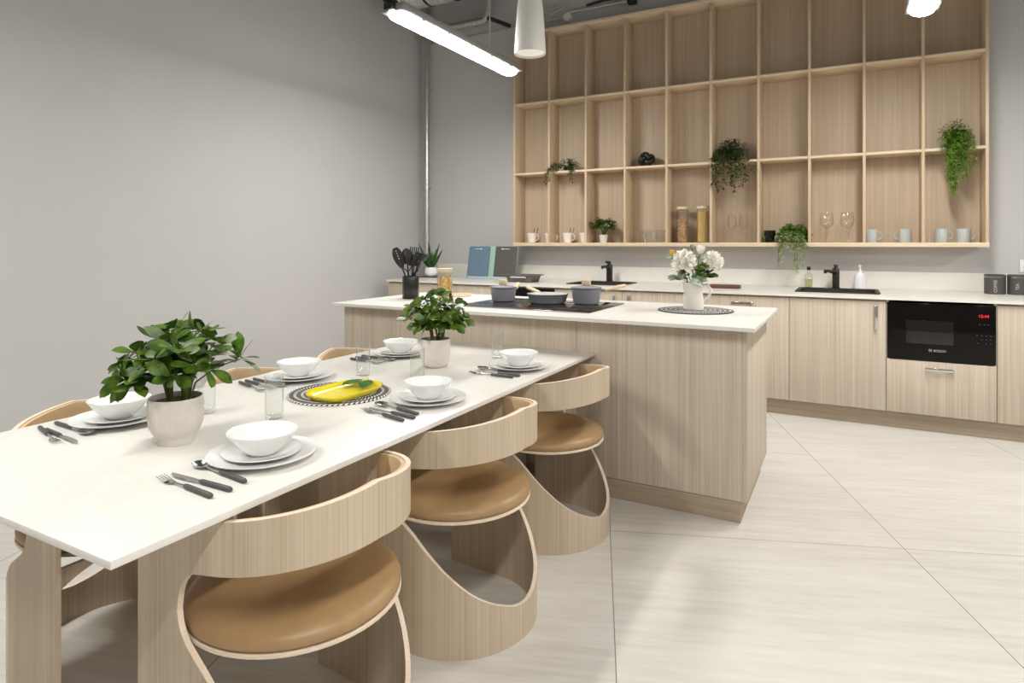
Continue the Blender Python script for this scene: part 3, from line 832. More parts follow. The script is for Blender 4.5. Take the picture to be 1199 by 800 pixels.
SET = [  # plate centre, fork (tip, end), knife, spoon, glass, words
    ((-1.327, 1.112), ((-1.425, .898), (-1.205, .88)), ((-1.417, .922), (-1.2, .924)), ((-1.428, .994), (-1.215, .972)), (-1.597, 1.383), 'on the open floor side, nearest the camera'),
    ((-1.293, 1.785), ((-1.417, 1.585), (-1.203, 1.537)), ((-1.405, 1.602), (-1.193, 1.578)), ((-1.422, 1.66), (-1.207, 1.617)), (-1.505, 2.005), 'in the middle of the open floor side'),
    ((-1.282, 2.447), ((-1.417, 2.246), (-1.205, 2.25)), ((-1.405, 2.276), (-1.193, 2.286)), ((-1.434, 2.348), (-1.225, 2.324)), (-1.494, 2.628), 'on the open floor side, nearest the island'),
    ((-1.99, 1.13), ((-1.906, .918), (-2.117, .97)), ((-1.86, .944), (-2.073, .966)), ((-1.915, 1.006), (-2.12, 1.016)), (-1.841, 1.32), 'on the grey wall side, nearest the camera'),
    ((-1.975, 1.835), ((-1.9, 1.602), (-2.11, 1.656)), ((-1.9, 1.645), (-2.112, 1.686)), ((-1.9, 1.69), (-2.108, 1.722)), (-1.788, 2.008), 'in the middle of the grey wall side'),
    ((-1.945, 2.455), ((-1.865, 2.225), (-2.075, 2.244)), ((-1.87, 2.262), (-2.082, 2.285)), ((-1.868, 2.312), (-2.078, 2.325)), None, 'on the grey wall side, nearest the island'),
]
def place(o, loc, label):
    if o.name not in first: first[o.name] = 1; c = o
    else: c = o.copy(); COL.objects.link(c)
    c.location = loc; c['label'] = label
for (px, py), fk, kn, spn, gl, words in SET:
    place(P0, (px, py, T + .0003), 'white dinner plate, lowest of the stack ' + words)
    place(P1, (px, py, T + .0078), 'white side plate under the bowl ' + words)
    place(P2, (px, py, T + .0152), 'white bowl on two plates ' + words)
    for proto, (tip, end), nm in ((PF, fk, 'fork'), (PK, kn, 'knife'), (PS, spn, 'spoon')):
        dx, dy = end[0] - tip[0], end[1] - tip[1]
        put(proto, ((tip[0] + end[0]) / 2, (tip[1] + end[1]) / 2, T + .0003), math.atan2(dy, dx), 'charcoal-handled %s of the place setting %s' % (nm, words))
    if gl: put(G0, (gl[0], gl[1], T + .0003), 0, 'clear tumbler of the place setting ' + words)

# yellow dish
t = thing('serving_dish', 'yellow lemon-shaped ceramic dish with green leaves on the placemat', 'dish', (-1.602, 1.705, T + .0063), radians(90))
m = MB(); b = m.b
def oval(k, z, w=.143, h=.094):
    out = []
    for i in range(56):
        a = 2 * pi * i / 56; c, s = cos(a), sin(a)
        x = w * abs(c) ** .52 * (1 if c > 0 else -1); y = h * abs(s) ** .56 * (1 if s > 0 else -1)
        y *= 1 - .1 * (abs(x) / w) ** 3
        q = 1 - (1 - k) * h / sqrt((x * .66) ** 2 + y * y + 1e-6) * .8
        out.append(b.verts.new((x * q, y * q, z)))
    return out
RG = [oval(.8, 0), oval(.84, .001), oval(.95, .014), oval(1., .021), oval(.99, .024), oval(.95, .02), oval(.86, .0095), oval(.74, .007)]
for A, B in zip(RG, RG[1:]):
    for i in range(56): b.faces.new((A[i], A[(i + 1) % 56], B[(i + 1) % 56], B[i]))
b.faces.new(RG[0][::-1]); b.faces.new(RG[-1])
m.obj('dish', M['yellow'], t, smooth=60)
for base, d, L, W in (((.126, .032, .0265), (-1, .22, -.03), .09, .06), ((.133, .004, .0265), (-1, -.5, -.03), .108, .052)):
    m = MB(); m.leaf(base, d, L, W, curl=.03, n=10, fold=.04, shape=.9)
    bmesh.ops.solidify(m.b, geom=m.b.faces[:], thickness=.0035)
    m.obj('leaf_decoration', M['gleaf'], t)
MB().tube([(.1, .014, .011), (.122, .018, .023), (.145, .02, .028)], [.003, .0035, .004], 8).obj('stalk', M['yellow'], t)

# leafy plants ------------------------------------------------------
def bush(label, loc, pot, clusters, seed, L=.062, W=.03, base=.12, pr=.035):
    rnd = random.Random(seed)
    t = thing('potted_plant', label, 'plant', loc)
    pot(t)
    st = MB(); fo = MB()
    trunks = [Vector((-.012, -.006, base - .015)), Vector((.026, .012, base - .015)), Vector((.0, .022, base - .015))]
    for c in clusters:
        c = Vector(c)
        b0 = trunks[0] if c.x * .8806 + c.y * .4739 < .01 else trunks[1]
        if rnd.random() < .2: b0 = trunks[2]
        b0 = b0 + Vector((rnd.uniform(-.006, .006), rnd.uniform(-.006, .006), 0))
        hz = min(c.z - .01, base + .05)
        node = Vector((b0.x + c.x * .12, b0.y + c.y * .12, hz)); mid = node.lerp(c, .45) + Vector((0, 0, .012))
        st.tube([b0, node, mid, c], [.003, .0026, .002, .0014], 7)
        out = (c - Vector((0, 0, base + .02))).normalized()
        n = rnd.randint(5, 7); ph = rnd.uniform(0, 6.28)
        ax = (out + Vector((0, 0, .6 if c.z > .21 else -.05))).normalized(); u = ax.orthogonal().normalized(); w = ax.cross(u)
        for i in range(n):
            k = ph + i * 2 * pi / n * 1.02; tilt = rnd.uniform(.15, .95)
            d = (u * cos(k) + w * sin(k)) * cos(tilt - .3) + ax * sin(tilt)
            upv = (ax * .6 + Vector((rnd.uniform(-.7, .7), rnd.uniform(-1., .3), rnd.uniform(-.1, .5)))).normalized()
            fo.leaf(c + d * .005, d, L * rnd.uniform(.7, 1.15), W * rnd.uniform(.85, 1.15), up=upv, curl=rnd.uniform(.0, .4), n=6, shape=1.3, fold=.1)
        for i in range(5):
            q = mid.lerp(c, rnd.uniform(.3, .9)); k = rnd.uniform(0, 6.28)
            fo.leaf(q, (cos(k), sin(k), rnd.uniform(-.2, .5)), L * .9, W, curl=.3, n=6, shape=1.35)
    st.obj('stems', M['stem'], t); fo.obj('foliage', M['leaf'], t, smooth=60)
    return t
def pot_ribbed(t):
    o = MB().lathe([(0, 0), (.046, 0), (.0475, .003), (.0475, .016), (.05, .02), (.06, .034), (.067, .05), (.0705, .075), (.071, .1), (.0695, .124), (.068, .127), (.0655, .127), (.064, .12), (.064, .112)], 144,
                   rad=lambda a, z: 1 + (.018 * abs(sin(22 * a)) - .009 if .03 < z < .118 else 0)).obj('pot', M['ribbed'], t, smooth=50)
    MB().lathe([(0, .112), (.06, .111), (.0645, .109)], 40).obj('soil', M['soil'], t)
# local frame of the cluster list: right vector of the view and depth, height above the table
def vf(r, d, z): return (.8806 * r - .4739 * d, .4739 * r + .8806 * d, z)
CL1 = [vf(-.105, .02, .205), vf(-.1, -.02, .25), vf(-.135, .0, .225), vf(-.075, .05, .275), vf(-.012, .02, .31), vf(.03, .05, .3), vf(.07, .02, .3), vf(.105, .01, .275),
       vf(.045, -.07, .265), vf(.075, -.05, .225), vf(.1, -.02, .205), vf(.165, .03, .225), vf(-.01, -.09, .245), vf(-.035, -.06, .215), vf(-.07, -.05, .195), vf(-.115, -.05, .19), vf(0, .09, .265), vf(.04, .1, .225), vf(-.05, .1, .245), vf(.0, -.02, .28), vf(.02, -.03, .24), vf(-.055, 0, .25), vf(-.09, -.05, .17), vf(-.125, -.01, .175), vf(.03, -.075, .2)]
bush('leafy green plant in a ribbed off-white pot, nearest the camera on the table', (-1.645, 1.087, T + .0003), pot_ribbed, CL1, 11, L=.066, W=.035, base=.115)
def pot_plain(t):
    MB().lathe([(0, 0), (.044, 0), (.052, .004), (.062, .022), (.066, .045), (.067, .122), (.0665, .125), (.0635, .125), (.0625, .12), (.0625, .11)], 96,
               rad=lambda a, z: 1 + (.008 * abs(sin(16 * a)) - .004 if .03 < z < .115 else 0)).obj('pot', M['ribbed'], t, smooth=50)
    MB().lathe([(0, .112), (.058, .111), (.063, .109)], 40).obj('soil', M['soil'], t)
CL2 = [vf(-.12, .0, .215), vf(-.085, .03, .255), vf(-.065, -.04, .19), vf(-.045, .02, .295), vf(-.01, -.05, .26), vf(.015, .03, .31), vf(.05, -.03, .28), vf(.08, .03, .275), vf(.105, -.02, .23), vf(.09, -.05, .2), vf(.125, .01, .21),
       vf(.035, -.08, .23), vf(-.03, -.08, .225), vf(.0, .08, .27), vf(.06, .09, .24), vf(-.06, .08, .24), vf(-.09, -.03, .265), vf(.0, .0, .24), vf(.02, -.06, .19), vf(-.03, -.05, .185), vf(.05, .02, .195), vf(-.05, .03, .2)]
bush('leafy green plant in a plain cream pot at the island end of the table', (-1.632, 2.308, T + .0003), pot_plain, CL2, 23, L=.058, W=.034, base=.11)

# ------------------------------------------------------------------ back worktop objects
t = thing('potted_plant', 'spiky blade-leaved plant in a round white pot in the corner of the back worktop', 'plant', (-3.99, 5.56, .908))
MB().lathe([(0, 0), (.04, 0), (.06, .015), (.071, .045), (.068, .078), (.056, .1), (.052, .1), (.06, .078), (.06, .07)], 40).obj('pot', M['white'], t)
MB().lathe([(0, .082), (.05, .081), (.06, .078)], 32).obj('soil', M['soil'], t)
m = MB(); rnd = random.Random(4)
for i, (r, d, z) in enumerate([(-.14, .02, .36), (-.1, -.05, .3), (-.03, .03, .375), (.015, -.05, .28), (.06, .05, .31), (.1, .0, .365), (.13, -.02, .29), (.085, .06, .24), (-.06, .06, .26), (.03, .08, .27), (-.12, .04, .22)]):
    p = Vector(vf(r, d, z)); b0 = Vector((p.x * .12, p.y * .12, .08)); dd = p - b0
    m.leaf(b0, dd, dd.length, .034, up=Vector((-dd.y, dd.x, dd.length)) , curl=.02 * (1 if r < 0 else -1), n=8, shape=.75, fold=.55)
bmesh.ops.solidify(m.b, geom=m.b.faces[:], thickness=.003)
m.obj('foliage', M['aloe'], t)
tag(MB().box(-.105, .105, -.075, .075, 0, .007, .003).obj('tray', M['black'], loc=(-4.0, 5.56, .9003)), 'small black tray under the spiky plant', 'tray')

# chopping boards in a stand
t = thing('board_stand', 'clear plastic stand holding the chopping boards', 'stand', (-3.23, 5.6, .9))
MB().box(-.285, .285, -.065, .085, .0003, .006, .002).box(-.285, .285, -.065, -.058, .006, .026, .002).box(-.285, .285, .05, .056, .006, .03, .002).obj('base', M['clear'], t)
def cboard(x, y, mat, label, mark):
    t = thing('chopping_board', label, 'chopping board', (x, y, .907), 0, 'upright chopping boards on the back worktop')
    t.rotation_euler = (radians(-12), 0, radians(3))
    m = MB().prism(rrect(.242, .335, .014), -.004, .004); m.move(Matrix.Translation((0, 0, .1675)) @ Matrix.Rotation(pi / 2, 4, 'X'))
    m.obj('board', mat, t)
    if mark:
        q = MB()
        for a, b2, h in mark: q.box(a, b2, -.0047, -.0041, .308 - h, .308 + h)
        q.obj('printed_mark', M['plastic'], t)
cboard(-3.405, 5.555, M['blue'], 'slate blue chopping board, leftmost of the upright boards', [(-.05, .0, .0022), (.004, .012, .0045), (.016, .03, .0055)])
cboard(-3.215, 5.595, M['mint'], 'mint green chopping board between the blue and charcoal boards', None)
cboard(-3.085, 5.555, M['grey'], 'charcoal chopping board, rightmost of the upright boards', [(-.055, -.035, .006), (-.03, -.018, .0055), (-.012, .04, .0028)])

t = thing('baking_dish', 'dark grey baking dish on the back worktop in front of the charcoal board', 'baking dish', (-2.735, 5.31, .9003))
m = MB(); b = m.b
def rg(w, h, z, r=.03): return [b.verts.new((x, y, z)) for x, y in rrect(w, h, r)]
RG = [rg(.25, .17, 0), rg(.262, .182, .005), rg(.292, .21, .06), rg(.345, .24, .063), rg(.348, .243, .068), rg(.345, .24, .0705), rg(.288, .205, .068), rg(.25, .17, .01)]
for A, B in zip(RG, RG[1:]):
    for i in range(len(A)): b.faces.new((A[i], A[(i + 1) % len(A)], B[(i + 1) % len(A)], B[i]))
b.faces.new(RG[0][::-1]); b.faces.new(RG[-1]); m.obj('dish', M['tray'], t)
MB().tube([(-.075, -.101, .046), (-.07, -.125, .05), (.07, -.125, .05), (.075, -.101, .046)], .006, 8).obj('handle', M['panin'], t)

tag(MB().box(-.118, .118, -.075, .075, .0003, .026, .004).obj('wooden_board', M['walnut'], loc=(-.895, 5.36, .9), rot=(0, 0, .05)), 'thick dark wooden board lying on the back worktop right of the flower jug', 'board')

t = thing('oil_bottle', 'clear bottle of pale oil with black cap by the sink', 'bottle', (-.29, 5.72, .9))
MB().lathe([(0, 0), (.029, 0), (.031, .003), (.031, .095), (.026, .112), (.013, .125), (.012, .148), (.0105, .148), (.01, .126), (.022, .11), (.0285, .094), (.0285, .006), (0, .005)], 28).obj('bottle', M['glass'], t)
MB().lathe([(0, .006), (.028, .006), (.028, .07), (0, .07)], 28).obj('oil', M['oil'], t)
MB().lathe([(0, .146), (.014, .146), (.014, .17), (.01, .174), (0, .174)], 20).obj('cap', M['black'], t)
t = thing('soap_dispenser', 'white soap dispenser with pump right of the tap', 'soap dispenser', (.083, 5.72, .9))
MB().lathe([(0, 0), (.04, 0), (.043, .004), (.043, .1), (.036, .122), (.018, .133), (.016, .14), (0, .14)], 32).obj('bottle', M['soap'], t)
MB().lathe([(0, .14), (.015, .14), (.015, .152), (.005, .154), (.005, .182), (0, .182)], 16).tube([(0, .008, .186), (-.004, -.012, .19), (-.01, -.045, .184)], [.01, .008, .005], 8).obj('pump', M['plastic'], t)

def canister(x, word, label, off):
    t = thing('canister', label, 'canister', (x, 5.68, .9), 0, 'storage canisters on the back worktop')
    MB().lathe([(0, 0), (.061, 0), (.064, .003), (.064, .122), (.062, .124), (0, .124)], 44).obj('body', M['can'], t)
    MB().lathe([(0, .124), (.0645, .124), (.0655, .127), (.0655, .136), (.06, .143), (0, .143)], 44).obj('lid', M['can'], t)
    MB().lathe([(.0648, .1205), (.0658, .121), (.0658, .1265), (.0648, .127)], 44).obj('rim_band', M['steel'], t)
    a = radians(-90 + off)
    # letters wrapped on the wall of the tin, reading upwards
    o = text('lettering', word, .026, M['print'], t, (0, 0, 0), (0, 0, 0), .0003)
    for v in o.data.vertices:
        u, w, h = v.co
        # word runs up z; glyph height runs leftwards round the tin
        k = a - w / .0642
        v.co = Vector((cos(k) * (.0643 + h), sin(k) * (.0643 + h), .058 + u))
    return t
canister(.94, 'COFFEE', 'charcoal tin lettered COFFEE, left of the two canisters', -6)
canister(1.075, 'TEA', 'charcoal tin lettered TEA at the right edge of the picture', -14)
t = thing('wall_socket', 'white wall socket above the canisters at the right edge', 'socket', (1.19, YB, 1.1))
MB().box(-.07, .07, -.009, -.0003, -.046, .046, .003).obj('plate', M['plastic'], t)
m = MB()
for cx in (-.035, .035):
    m.box(cx - .003, cx + .003, -.0098, -.0088, .008, .018).box(cx - .013, cx - .006, -.0098, -.0088, -.013, -.009).box(cx + .006, cx + .013, -.0098, -.0088, -.013, -.009)
m.obj('slots', M['black'], t)

# ------------------------------------------------------------------ wall shelf
SX0, SW, SZ0, SH, SYF = -3.006, .3894, 1.263, .7072, 5.631
SX1 = SX0 + 10 * SW; SYB = YB - .002; ZT = SZ0 + 3 * SH
t = thing('wall_shelf', 'large honey oak cubby shelf of ten columns and three rows on the back wall', 'shelf')
MB().box(SX0, SX1, SYB - .012, SYB, 1.24, ZT + .01).obj('back_panel', M['shelfb'], t, smooth=0)
MB().box(SX0 - .012, SX1 + .012, SYF, SYB - .0125, 1.24, 1.274, .001).obj('bottom_board', M['shelfx'], t)
MB().box(SX0 - .012, SX1 + .012, SYF, SYB - .0125, ZT - .01, ZT + .024, .001).obj('top_board', M['shelfx'], t)
for k in (1, 2):
    for c in range(10):
        x0 = SX0 + c * SW + .0102; x1 = SX0 + (c + 1) * SW - .0102
        MB().box(x0, x1, SYF + .001, SYB - .0125, SZ0 + k * SH - .01, SZ0 + k * SH + .01, .0008).obj('shelf_board', M['shelfx'], t)
for c in range(11):
    x = SX0 + c * SW
    MB().box(x - .01, x + .01, SYF, SYB - .0125, 1.2745, ZT - .0105, .0008).obj('divider', M['shelf'], t)
ZB0, ZB1 = 1.2743, SZ0 + SH + .0102

def mug(x, y, mat, label, handle_a, group, tapered=False, big=False):
    t = thing('mug', label, 'mug', (x, y, ZB0), 0, group)
    if tapered: pr = [(0, 0), (.036, 0), (.039, .003), (.053, .098), (.0505, .098), (.037, .008), (0, .006)]; R0 = .046
    else: pr = [(0, 0), (.041, 0), (.043, .003), (.0435, .103), (.041, .103), (.0405, .007), (0, .006)]; R0 = .043
    MB().lathe(pr, 36).obj('cup', mat, t)
    c, s = cos(handle_a), sin(handle_a)
    MB().tube([((R0 - .002 + q) * c, (R0 - .002 + q) * s, z) for q, z in ((.0, .082), (.02, .082), (.033, .066), (.033, .042), (.02, .026), (-.003, .024))], .0045, 8, flat=1.).obj('handle', mat, t)
    return t
gw = 'white marbled mugs on the bottom shelf'
mug(-2.858, 5.745, M['wmug'], 'white mug with two dark spoons in the leftmost bottom cubby', -.1, gw, True)
mug(-2.672, 5.775, M['wmug'], 'white mug half hidden by the divider of the leftmost bottom cubby', .3, gw, True)
mug(-2.46, 5.745, M['wmug'], 'white mug with two dark spoons in the second bottom cubby', -.1, gw, True)
mug(-2.292, 5.775, M['wmug'], 'white mug behind the spooned mug in the second bottom cubby', .3, gw, True)
for mx, wd in ((-2.858, 'leftmost'), (-2.46, 'second')):
    for k, q in enumerate(('left', 'right')):
        x = mx + .004 + .048 * k
        t = thing('teaspoon', 'dark teaspoon standing %s in the mug of the %s bottom cubby' % (q, wd), 'spoon', (mx, 5.745, ZB0), 0, 'teaspoons in the white mugs')
        MB().tube([(-.012 + .02 * k, .01, .012), (.012 + .03 * k, .012, .08), (.026 + .036 * k, .014, .148)], [.003, .004, .006], 8, flat=.5).obj('handle', M['black'], t)
        MB().ball((-.012 + .02 * k, .01, .017), .009, 10, (1, .5, 1)).obj('bowl', M['steel'], t)
gg = 'pale blue grey mugs on the bottom shelf'
mug(.158, 5.745, M['mug'], 'pale grey mug at the left of the ninth bottom cubby', .2, gg)
mug(.39, 5.745, M['mug'], 'pale grey mug with handle turned left, in the ninth bottom cubby', pi - .4, gg)
mug(.622, 5.745, M['mug'], 'pale grey mug at the left of the rightmost bottom cubby', .2, gg)
mug(.762, 5.745, M['mug'], 'pale grey mug at the right end of the whole bottom shelf', .2, gg)

# tumblers in the fourth cubby
G2 = thing('shelf_tumbler', '', 'glass', (0, 0, ZB0), 0, 'clear tumblers in the fourth bottom cubby')
MB().lathe([(0, 0), (.027, 0), (.0285, .002), (.0315, .118), (.03, .118), (.027, .014), (0, .011)], 28).obj('tumbler', M['glass'], G2, smooth=60)
for i, (x, y, lb) in enumerate([(-1.745, 5.72, 'front left clear tumbler in the fourth bottom cubby'), (-1.66, 5.72, 'second clear tumbler from the left in the front row of the fourth bottom cubby'), (-1.59, 5.72, 'third clear tumbler from the left in the front row of the fourth bottom cubby'), (-1.515, 5.72, 'front right clear tumbler in the fourth bottom cubby'), (-1.705, 5.8, 'rear left clear tumbler in the fourth bottom cubby'), (-1.55, 5.8, 'rear right clear tumbler in the fourth bottom cubby')]):
    put(G2, (x, y, ZB0), 0, lb)
storage_jar((-1.33, 5.745, ZB0), .051, .325, 'tall glass jar of mixed dry pasta in the fifth bottom cubby', 'macaroni', M['pastam'], .205)
storage_jar((-1.15, 5.745, ZB0), .051, .325, 'tall glass jar of spaghetti in the fifth bottom cubby', 'spaghetti', M['spag'], .275)
def wine(h, r, nm):
    t = thing('wine_glass', '', 'glass', (0, 0, ZB0), 0, nm)
    MB().lathe([(0, 0), (r * .85, 0), (r * .85, .0015), (r * .2, .004), (.0035, .012), (.003, h * .42), (.01, h * .46), (r * .8, h * .56), (r, h * .68), (r * .92, h * .86), (r * .75, h), (r * .73, h), (r * .9, h * .86), (r * .975, h * .68), (r * .78, h * .57), (0, h * .475)], 32).obj('glass', M['glass'], t, smooth=60)
    return t
W1 = wine(.245, .037, 'wine glasses in the sixth bottom cubby'); W2 = wine(.245, .052, 'wine glasses in the eighth bottom cubby')
put(W1, (-.9, 5.745, ZB0), 0, 'left wine glass under the hanging plant in the sixth bottom cubby')
put(W1, (-.803, 5.745, ZB0), 0, 'right wine glass under the hanging plant in the sixth bottom cubby')
put(W2, (-.157, 5.745, ZB0), 0, 'left round-bowled wine glass above the black tap, eighth bottom cubby')
put(W2, (-.009, 5.745, ZB0), 0, 'right round-bowled wine glass above the black tap, eighth bottom cubby')
t = thing('green_cup', 'dark green glass cup beside the trailing plant in the seventh bottom cubby', 'cup', (-.592, 5.745, ZB0))
MB().lathe([(0, 0), (.036, 0), (.038, .003), (.038, .05), (.048, .056), (.048, .103), (.045, .103), (.045, .059), (.034, .05), (.034, .01), (0, .01)], 32).obj('cup', M['gglass'], t)

# shelf plants
def small_bush(label, loc, w, h, pot_r, pot_h, potm, mat, seed, n=130, L=.036, W=.022):
    rnd = random.Random(seed); t = thing('potted_plant', label, 'plant', loc)
    MB().lathe([(0, 0), (pot_r * .75, 0), (pot_r, pot_h), (pot_r * .93, pot_h), (pot_r * .88, pot_h - .01)], 28).obj('pot', potm, t)
    MB().lathe([(0, pot_h - .008), (pot_r * .89, pot_h - .01)], 24).obj('soil', M['soil'], t)
    fo, st = MB(), MB()
    for i in range(n):
        a = rnd.uniform(0, 6.283); e = rnd.uniform(-.25, 1.4); k = rnd.uniform(.55, 1.)
        p = Vector((w * k * cos(a) * cos(e), min(.055, w) * k * sin(a) * cos(e), pot_h + h * .42 + h * .5 * k * sin(e)))
        fo.leaf(p, (cos(a), sin(a), rnd.uniform(-.3, .9)), L * rnd.uniform(.7, 1.2), W * rnd.uniform(.8, 1.2), curl=.3, n=4, shape=1.)
        if i % 7 == 0: st.tube([(0, 0, pot_h - .012), (p.x * .5, p.y * .5, pot_h + h * .3), p], .0015, 5)
    st.obj('stems', M['stem'], t); fo.obj('foliage', mat, t)
small_bush('small round bushy plant in a pale pot in the third bottom cubby', (-2.075, 5.715, ZB0), .125, .17, .043, .075, M['ribbed'], M['leaf'], 31, n=230, L=.045, W=.03)

def trailing(label, loc, strands, crown, potm, mat, seed, L, W, step, pot=(.05, .06), stem_m='stem', thick=.35):
    """pot on the board; strands are polylines from the pot rim over the front edge and down"""
    rnd = random.Random(seed); t = thing('trailing_plant', label, 'plant', loc)
    pr, ph = pot
    MB().lathe([(0, 0), (pr * .8, 0), (pr, ph), (pr * .92, ph), (pr * .86, ph - .01)], 28).obj('pot', potm, t)
    MB().lathe([(0, ph - .009), (pr * .87, ph - .011)], 24).obj('soil', M['soil'], t)
    fo, st = MB(), MB()
    for pts in strands:
        pts = [Vector(p) for p in pts]; st.tube(pts, .0014, 5)
        for A, B in zip(pts, pts[1:]):
            n = max(1, int((B - A).length / step))
            for i in range(n):
                q = A.lerp(B, (i + rnd.random()) / n); a = rnd.uniform(0, 6.283)
                o = Vector((cos(a), -abs(sin(a)) * .8 + .15, rnd.uniform(-.7, .4)))
                fo.leaf(q + o * thick * .01, o, L * rnd.uniform(.7, 1.25), W * rnd.uniform(.7, 1.2), curl=.25, n=4, shape=.9)
    cw, cd, ch, n = crown
    for i in range(n):
        a = rnd.uniform(0, 6.283); e = rnd.uniform(-.1, 1.45); k = rnd.uniform(.5, 1)
        p = Vector((cw * k * cos(a) * cos(e), cd * k * sin(a) * cos(e), ph + ch * k * sin(e)))
        fo.leaf(p, (cos(a), sin(a), rnd.uniform(-.5, .7)), L * rnd.uniform(.8, 1.3), W, curl=.3, n=4, shape=.9)
        if i % 9 == 0: st.tube([(0, 0, ph - .012), (p.x * .4, p.y * .4, ph + ch * .4), p], .0014, 5)
    st.obj('stems', M[stem_m], t); fo.obj('foliage', mat, t)
    return t
def strand(x0, x1, drop, ph, yf, rnd):
    """over the board's front edge (yf, local) then hanging drop below the board top"""
    return [(x0 * .4, -.02, ph - .005), (x0 * .8, yf * .55, ph + .02), (x0, yf - .012, .02), (x1, yf - .02 - rnd.uniform(0, .012), -drop * .5), (x1 + rnd.uniform(-.012, .012), yf - .014, -drop)]
r5 = random.Random(5); yf = SYF - 5.74
trailing('small trailing plant in a dark pot in the second cubby of the middle row', (-2.45, 5.74, ZB1),
         [strand(-.175, -.185, .12, .06, yf, r5), strand(-.155, -.165, .08, .06, yf, r5), strand(.075, .085, .12, .06, yf, r5), strand(.06, .07, .07, .06, yf, r5), strand(-.1, -.11, .02, .06, yf, r5), strand(.095, .1, .05, .06, yf, r5)],
         (.1, .075, .09, 110), M['black'], M['leafd'], 41, .032, .016, .006, (.05, .05))
S = [strand(-.13 + .022 * i, -.14 + .026 * i + r5.uniform(-.015, .015), r5.uniform(.12, .27) if i not in (0, 1) else .22, .09, yf, r5) for i in range(13)]
trailing('dark green hanging plant in the sixth cubby, spilling down over the wine glasses', (-.9, 5.74, ZB1), S + [strand(-.15 + .03 * i, -.15 + .035 * i, r5.uniform(.1, .24), .09, yf, r5) for i in range(9)],
         (.125, .085, .13, 210), M['black'], M['leafd'], 42, .034, .02, .0095, (.055, .08))
S = [strand(-.1 + .018 * i, -.1 + .02 * i, r5.uniform(.03, .1), .06, yf, r5) for i in range(11)]
S += [strand(-.105, -.11, .2, .06, yf, r5), strand(-.095, -.095, .16, .06, yf, r5), strand(.01, .012, .22, .06, yf, r5), strand(.03, .03, .25, .06, yf, r5), strand(.075, .08, .2, .06, yf, r5), strand(.055, .06, .15, .06, yf, r5)]
trailing('string of pearls plant trailing below the shelf in the seventh bottom cubby', (-.4, 5.735, ZB0), S, (.115, .08, .1, 0), M['black'], M['leafp'], 43, .018, .016, .0045, (.055, .06))
# its bushy crown is a darker green tuft
pl = [o for o in COL.objects if o.name.startswith('trailing_plant')][-1]
m = MB(); r6 = random.Random(6)
for i in range(420):
    a = r6.uniform(0, 6.283); e = r6.uniform(-.35, 1.45); k = r6.uniform(.6, 1)
    p = Vector((.118 * k * cos(a) * cos(e), .08 * k * sin(a) * cos(e), .05 + .1 * k * sin(e)))
    m.leaf(p, (cos(a), sin(a), r6.uniform(-.3, .6)), .03 * r6.uniform(.7, 1.2), .022, up=Vector((r6.uniform(-.7, .7), -1, .7)), curl=.3, n=4, shape=.9)
m.obj('crown', M['leaf'], pl)
S = [strand(-.1 + .0165 * i, -.09 + .016 * i + r5.uniform(-.012, .012), d, .11, yf, r5) for i, d in enumerate([.06, .1, .24, .34, .37, .3, .18, .2, .24, .26, .2, .14, .16])]
S += [strand(-.06 + .014 * i, -.05 + .012 * i, d, .11, yf, r5) for i, d in enumerate([.3, .36, .33, .2, .16, .22, .2, .12])]
S += [strand(-.07 + .02 * i, -.06 + .016 * i, d, .11, yf, r5) for i, d in enumerate([.26, .35, .28, .15, .2, .18, .1, .12])]
trailing('bright green fern hanging from the rightmost cubby of the middle row', (.71, 5.74, ZB1), S, (.12, .085, .15, 260), M['black'], M['leafb'], 44, .022, .011, .0042, (.055, .08))

# black knot sculpture
t = []
m = MB()
pts = []
for i in range(96):
    a = 2 * pi * i / 96
    rr = .034 + .016 * cos(3 * a)
    pts.append((1.12 * rr * cos(2 * a), .03 * sin(3 * a), .95 * rr * sin(2 * a)))
m.tube(pts, .0265, 14, closed=True)
zmin = min(v.co.z for v in m.b.verts)
m.move(Matrix.Translation((0, 0, -zmin)))
tag(m.obj('knot_sculpture', M['knot'], loc=(-1.662, 5.74, ZB1), smooth=60), 'black knotted ornament in the fourth cubby of the middle row', 'ornament')

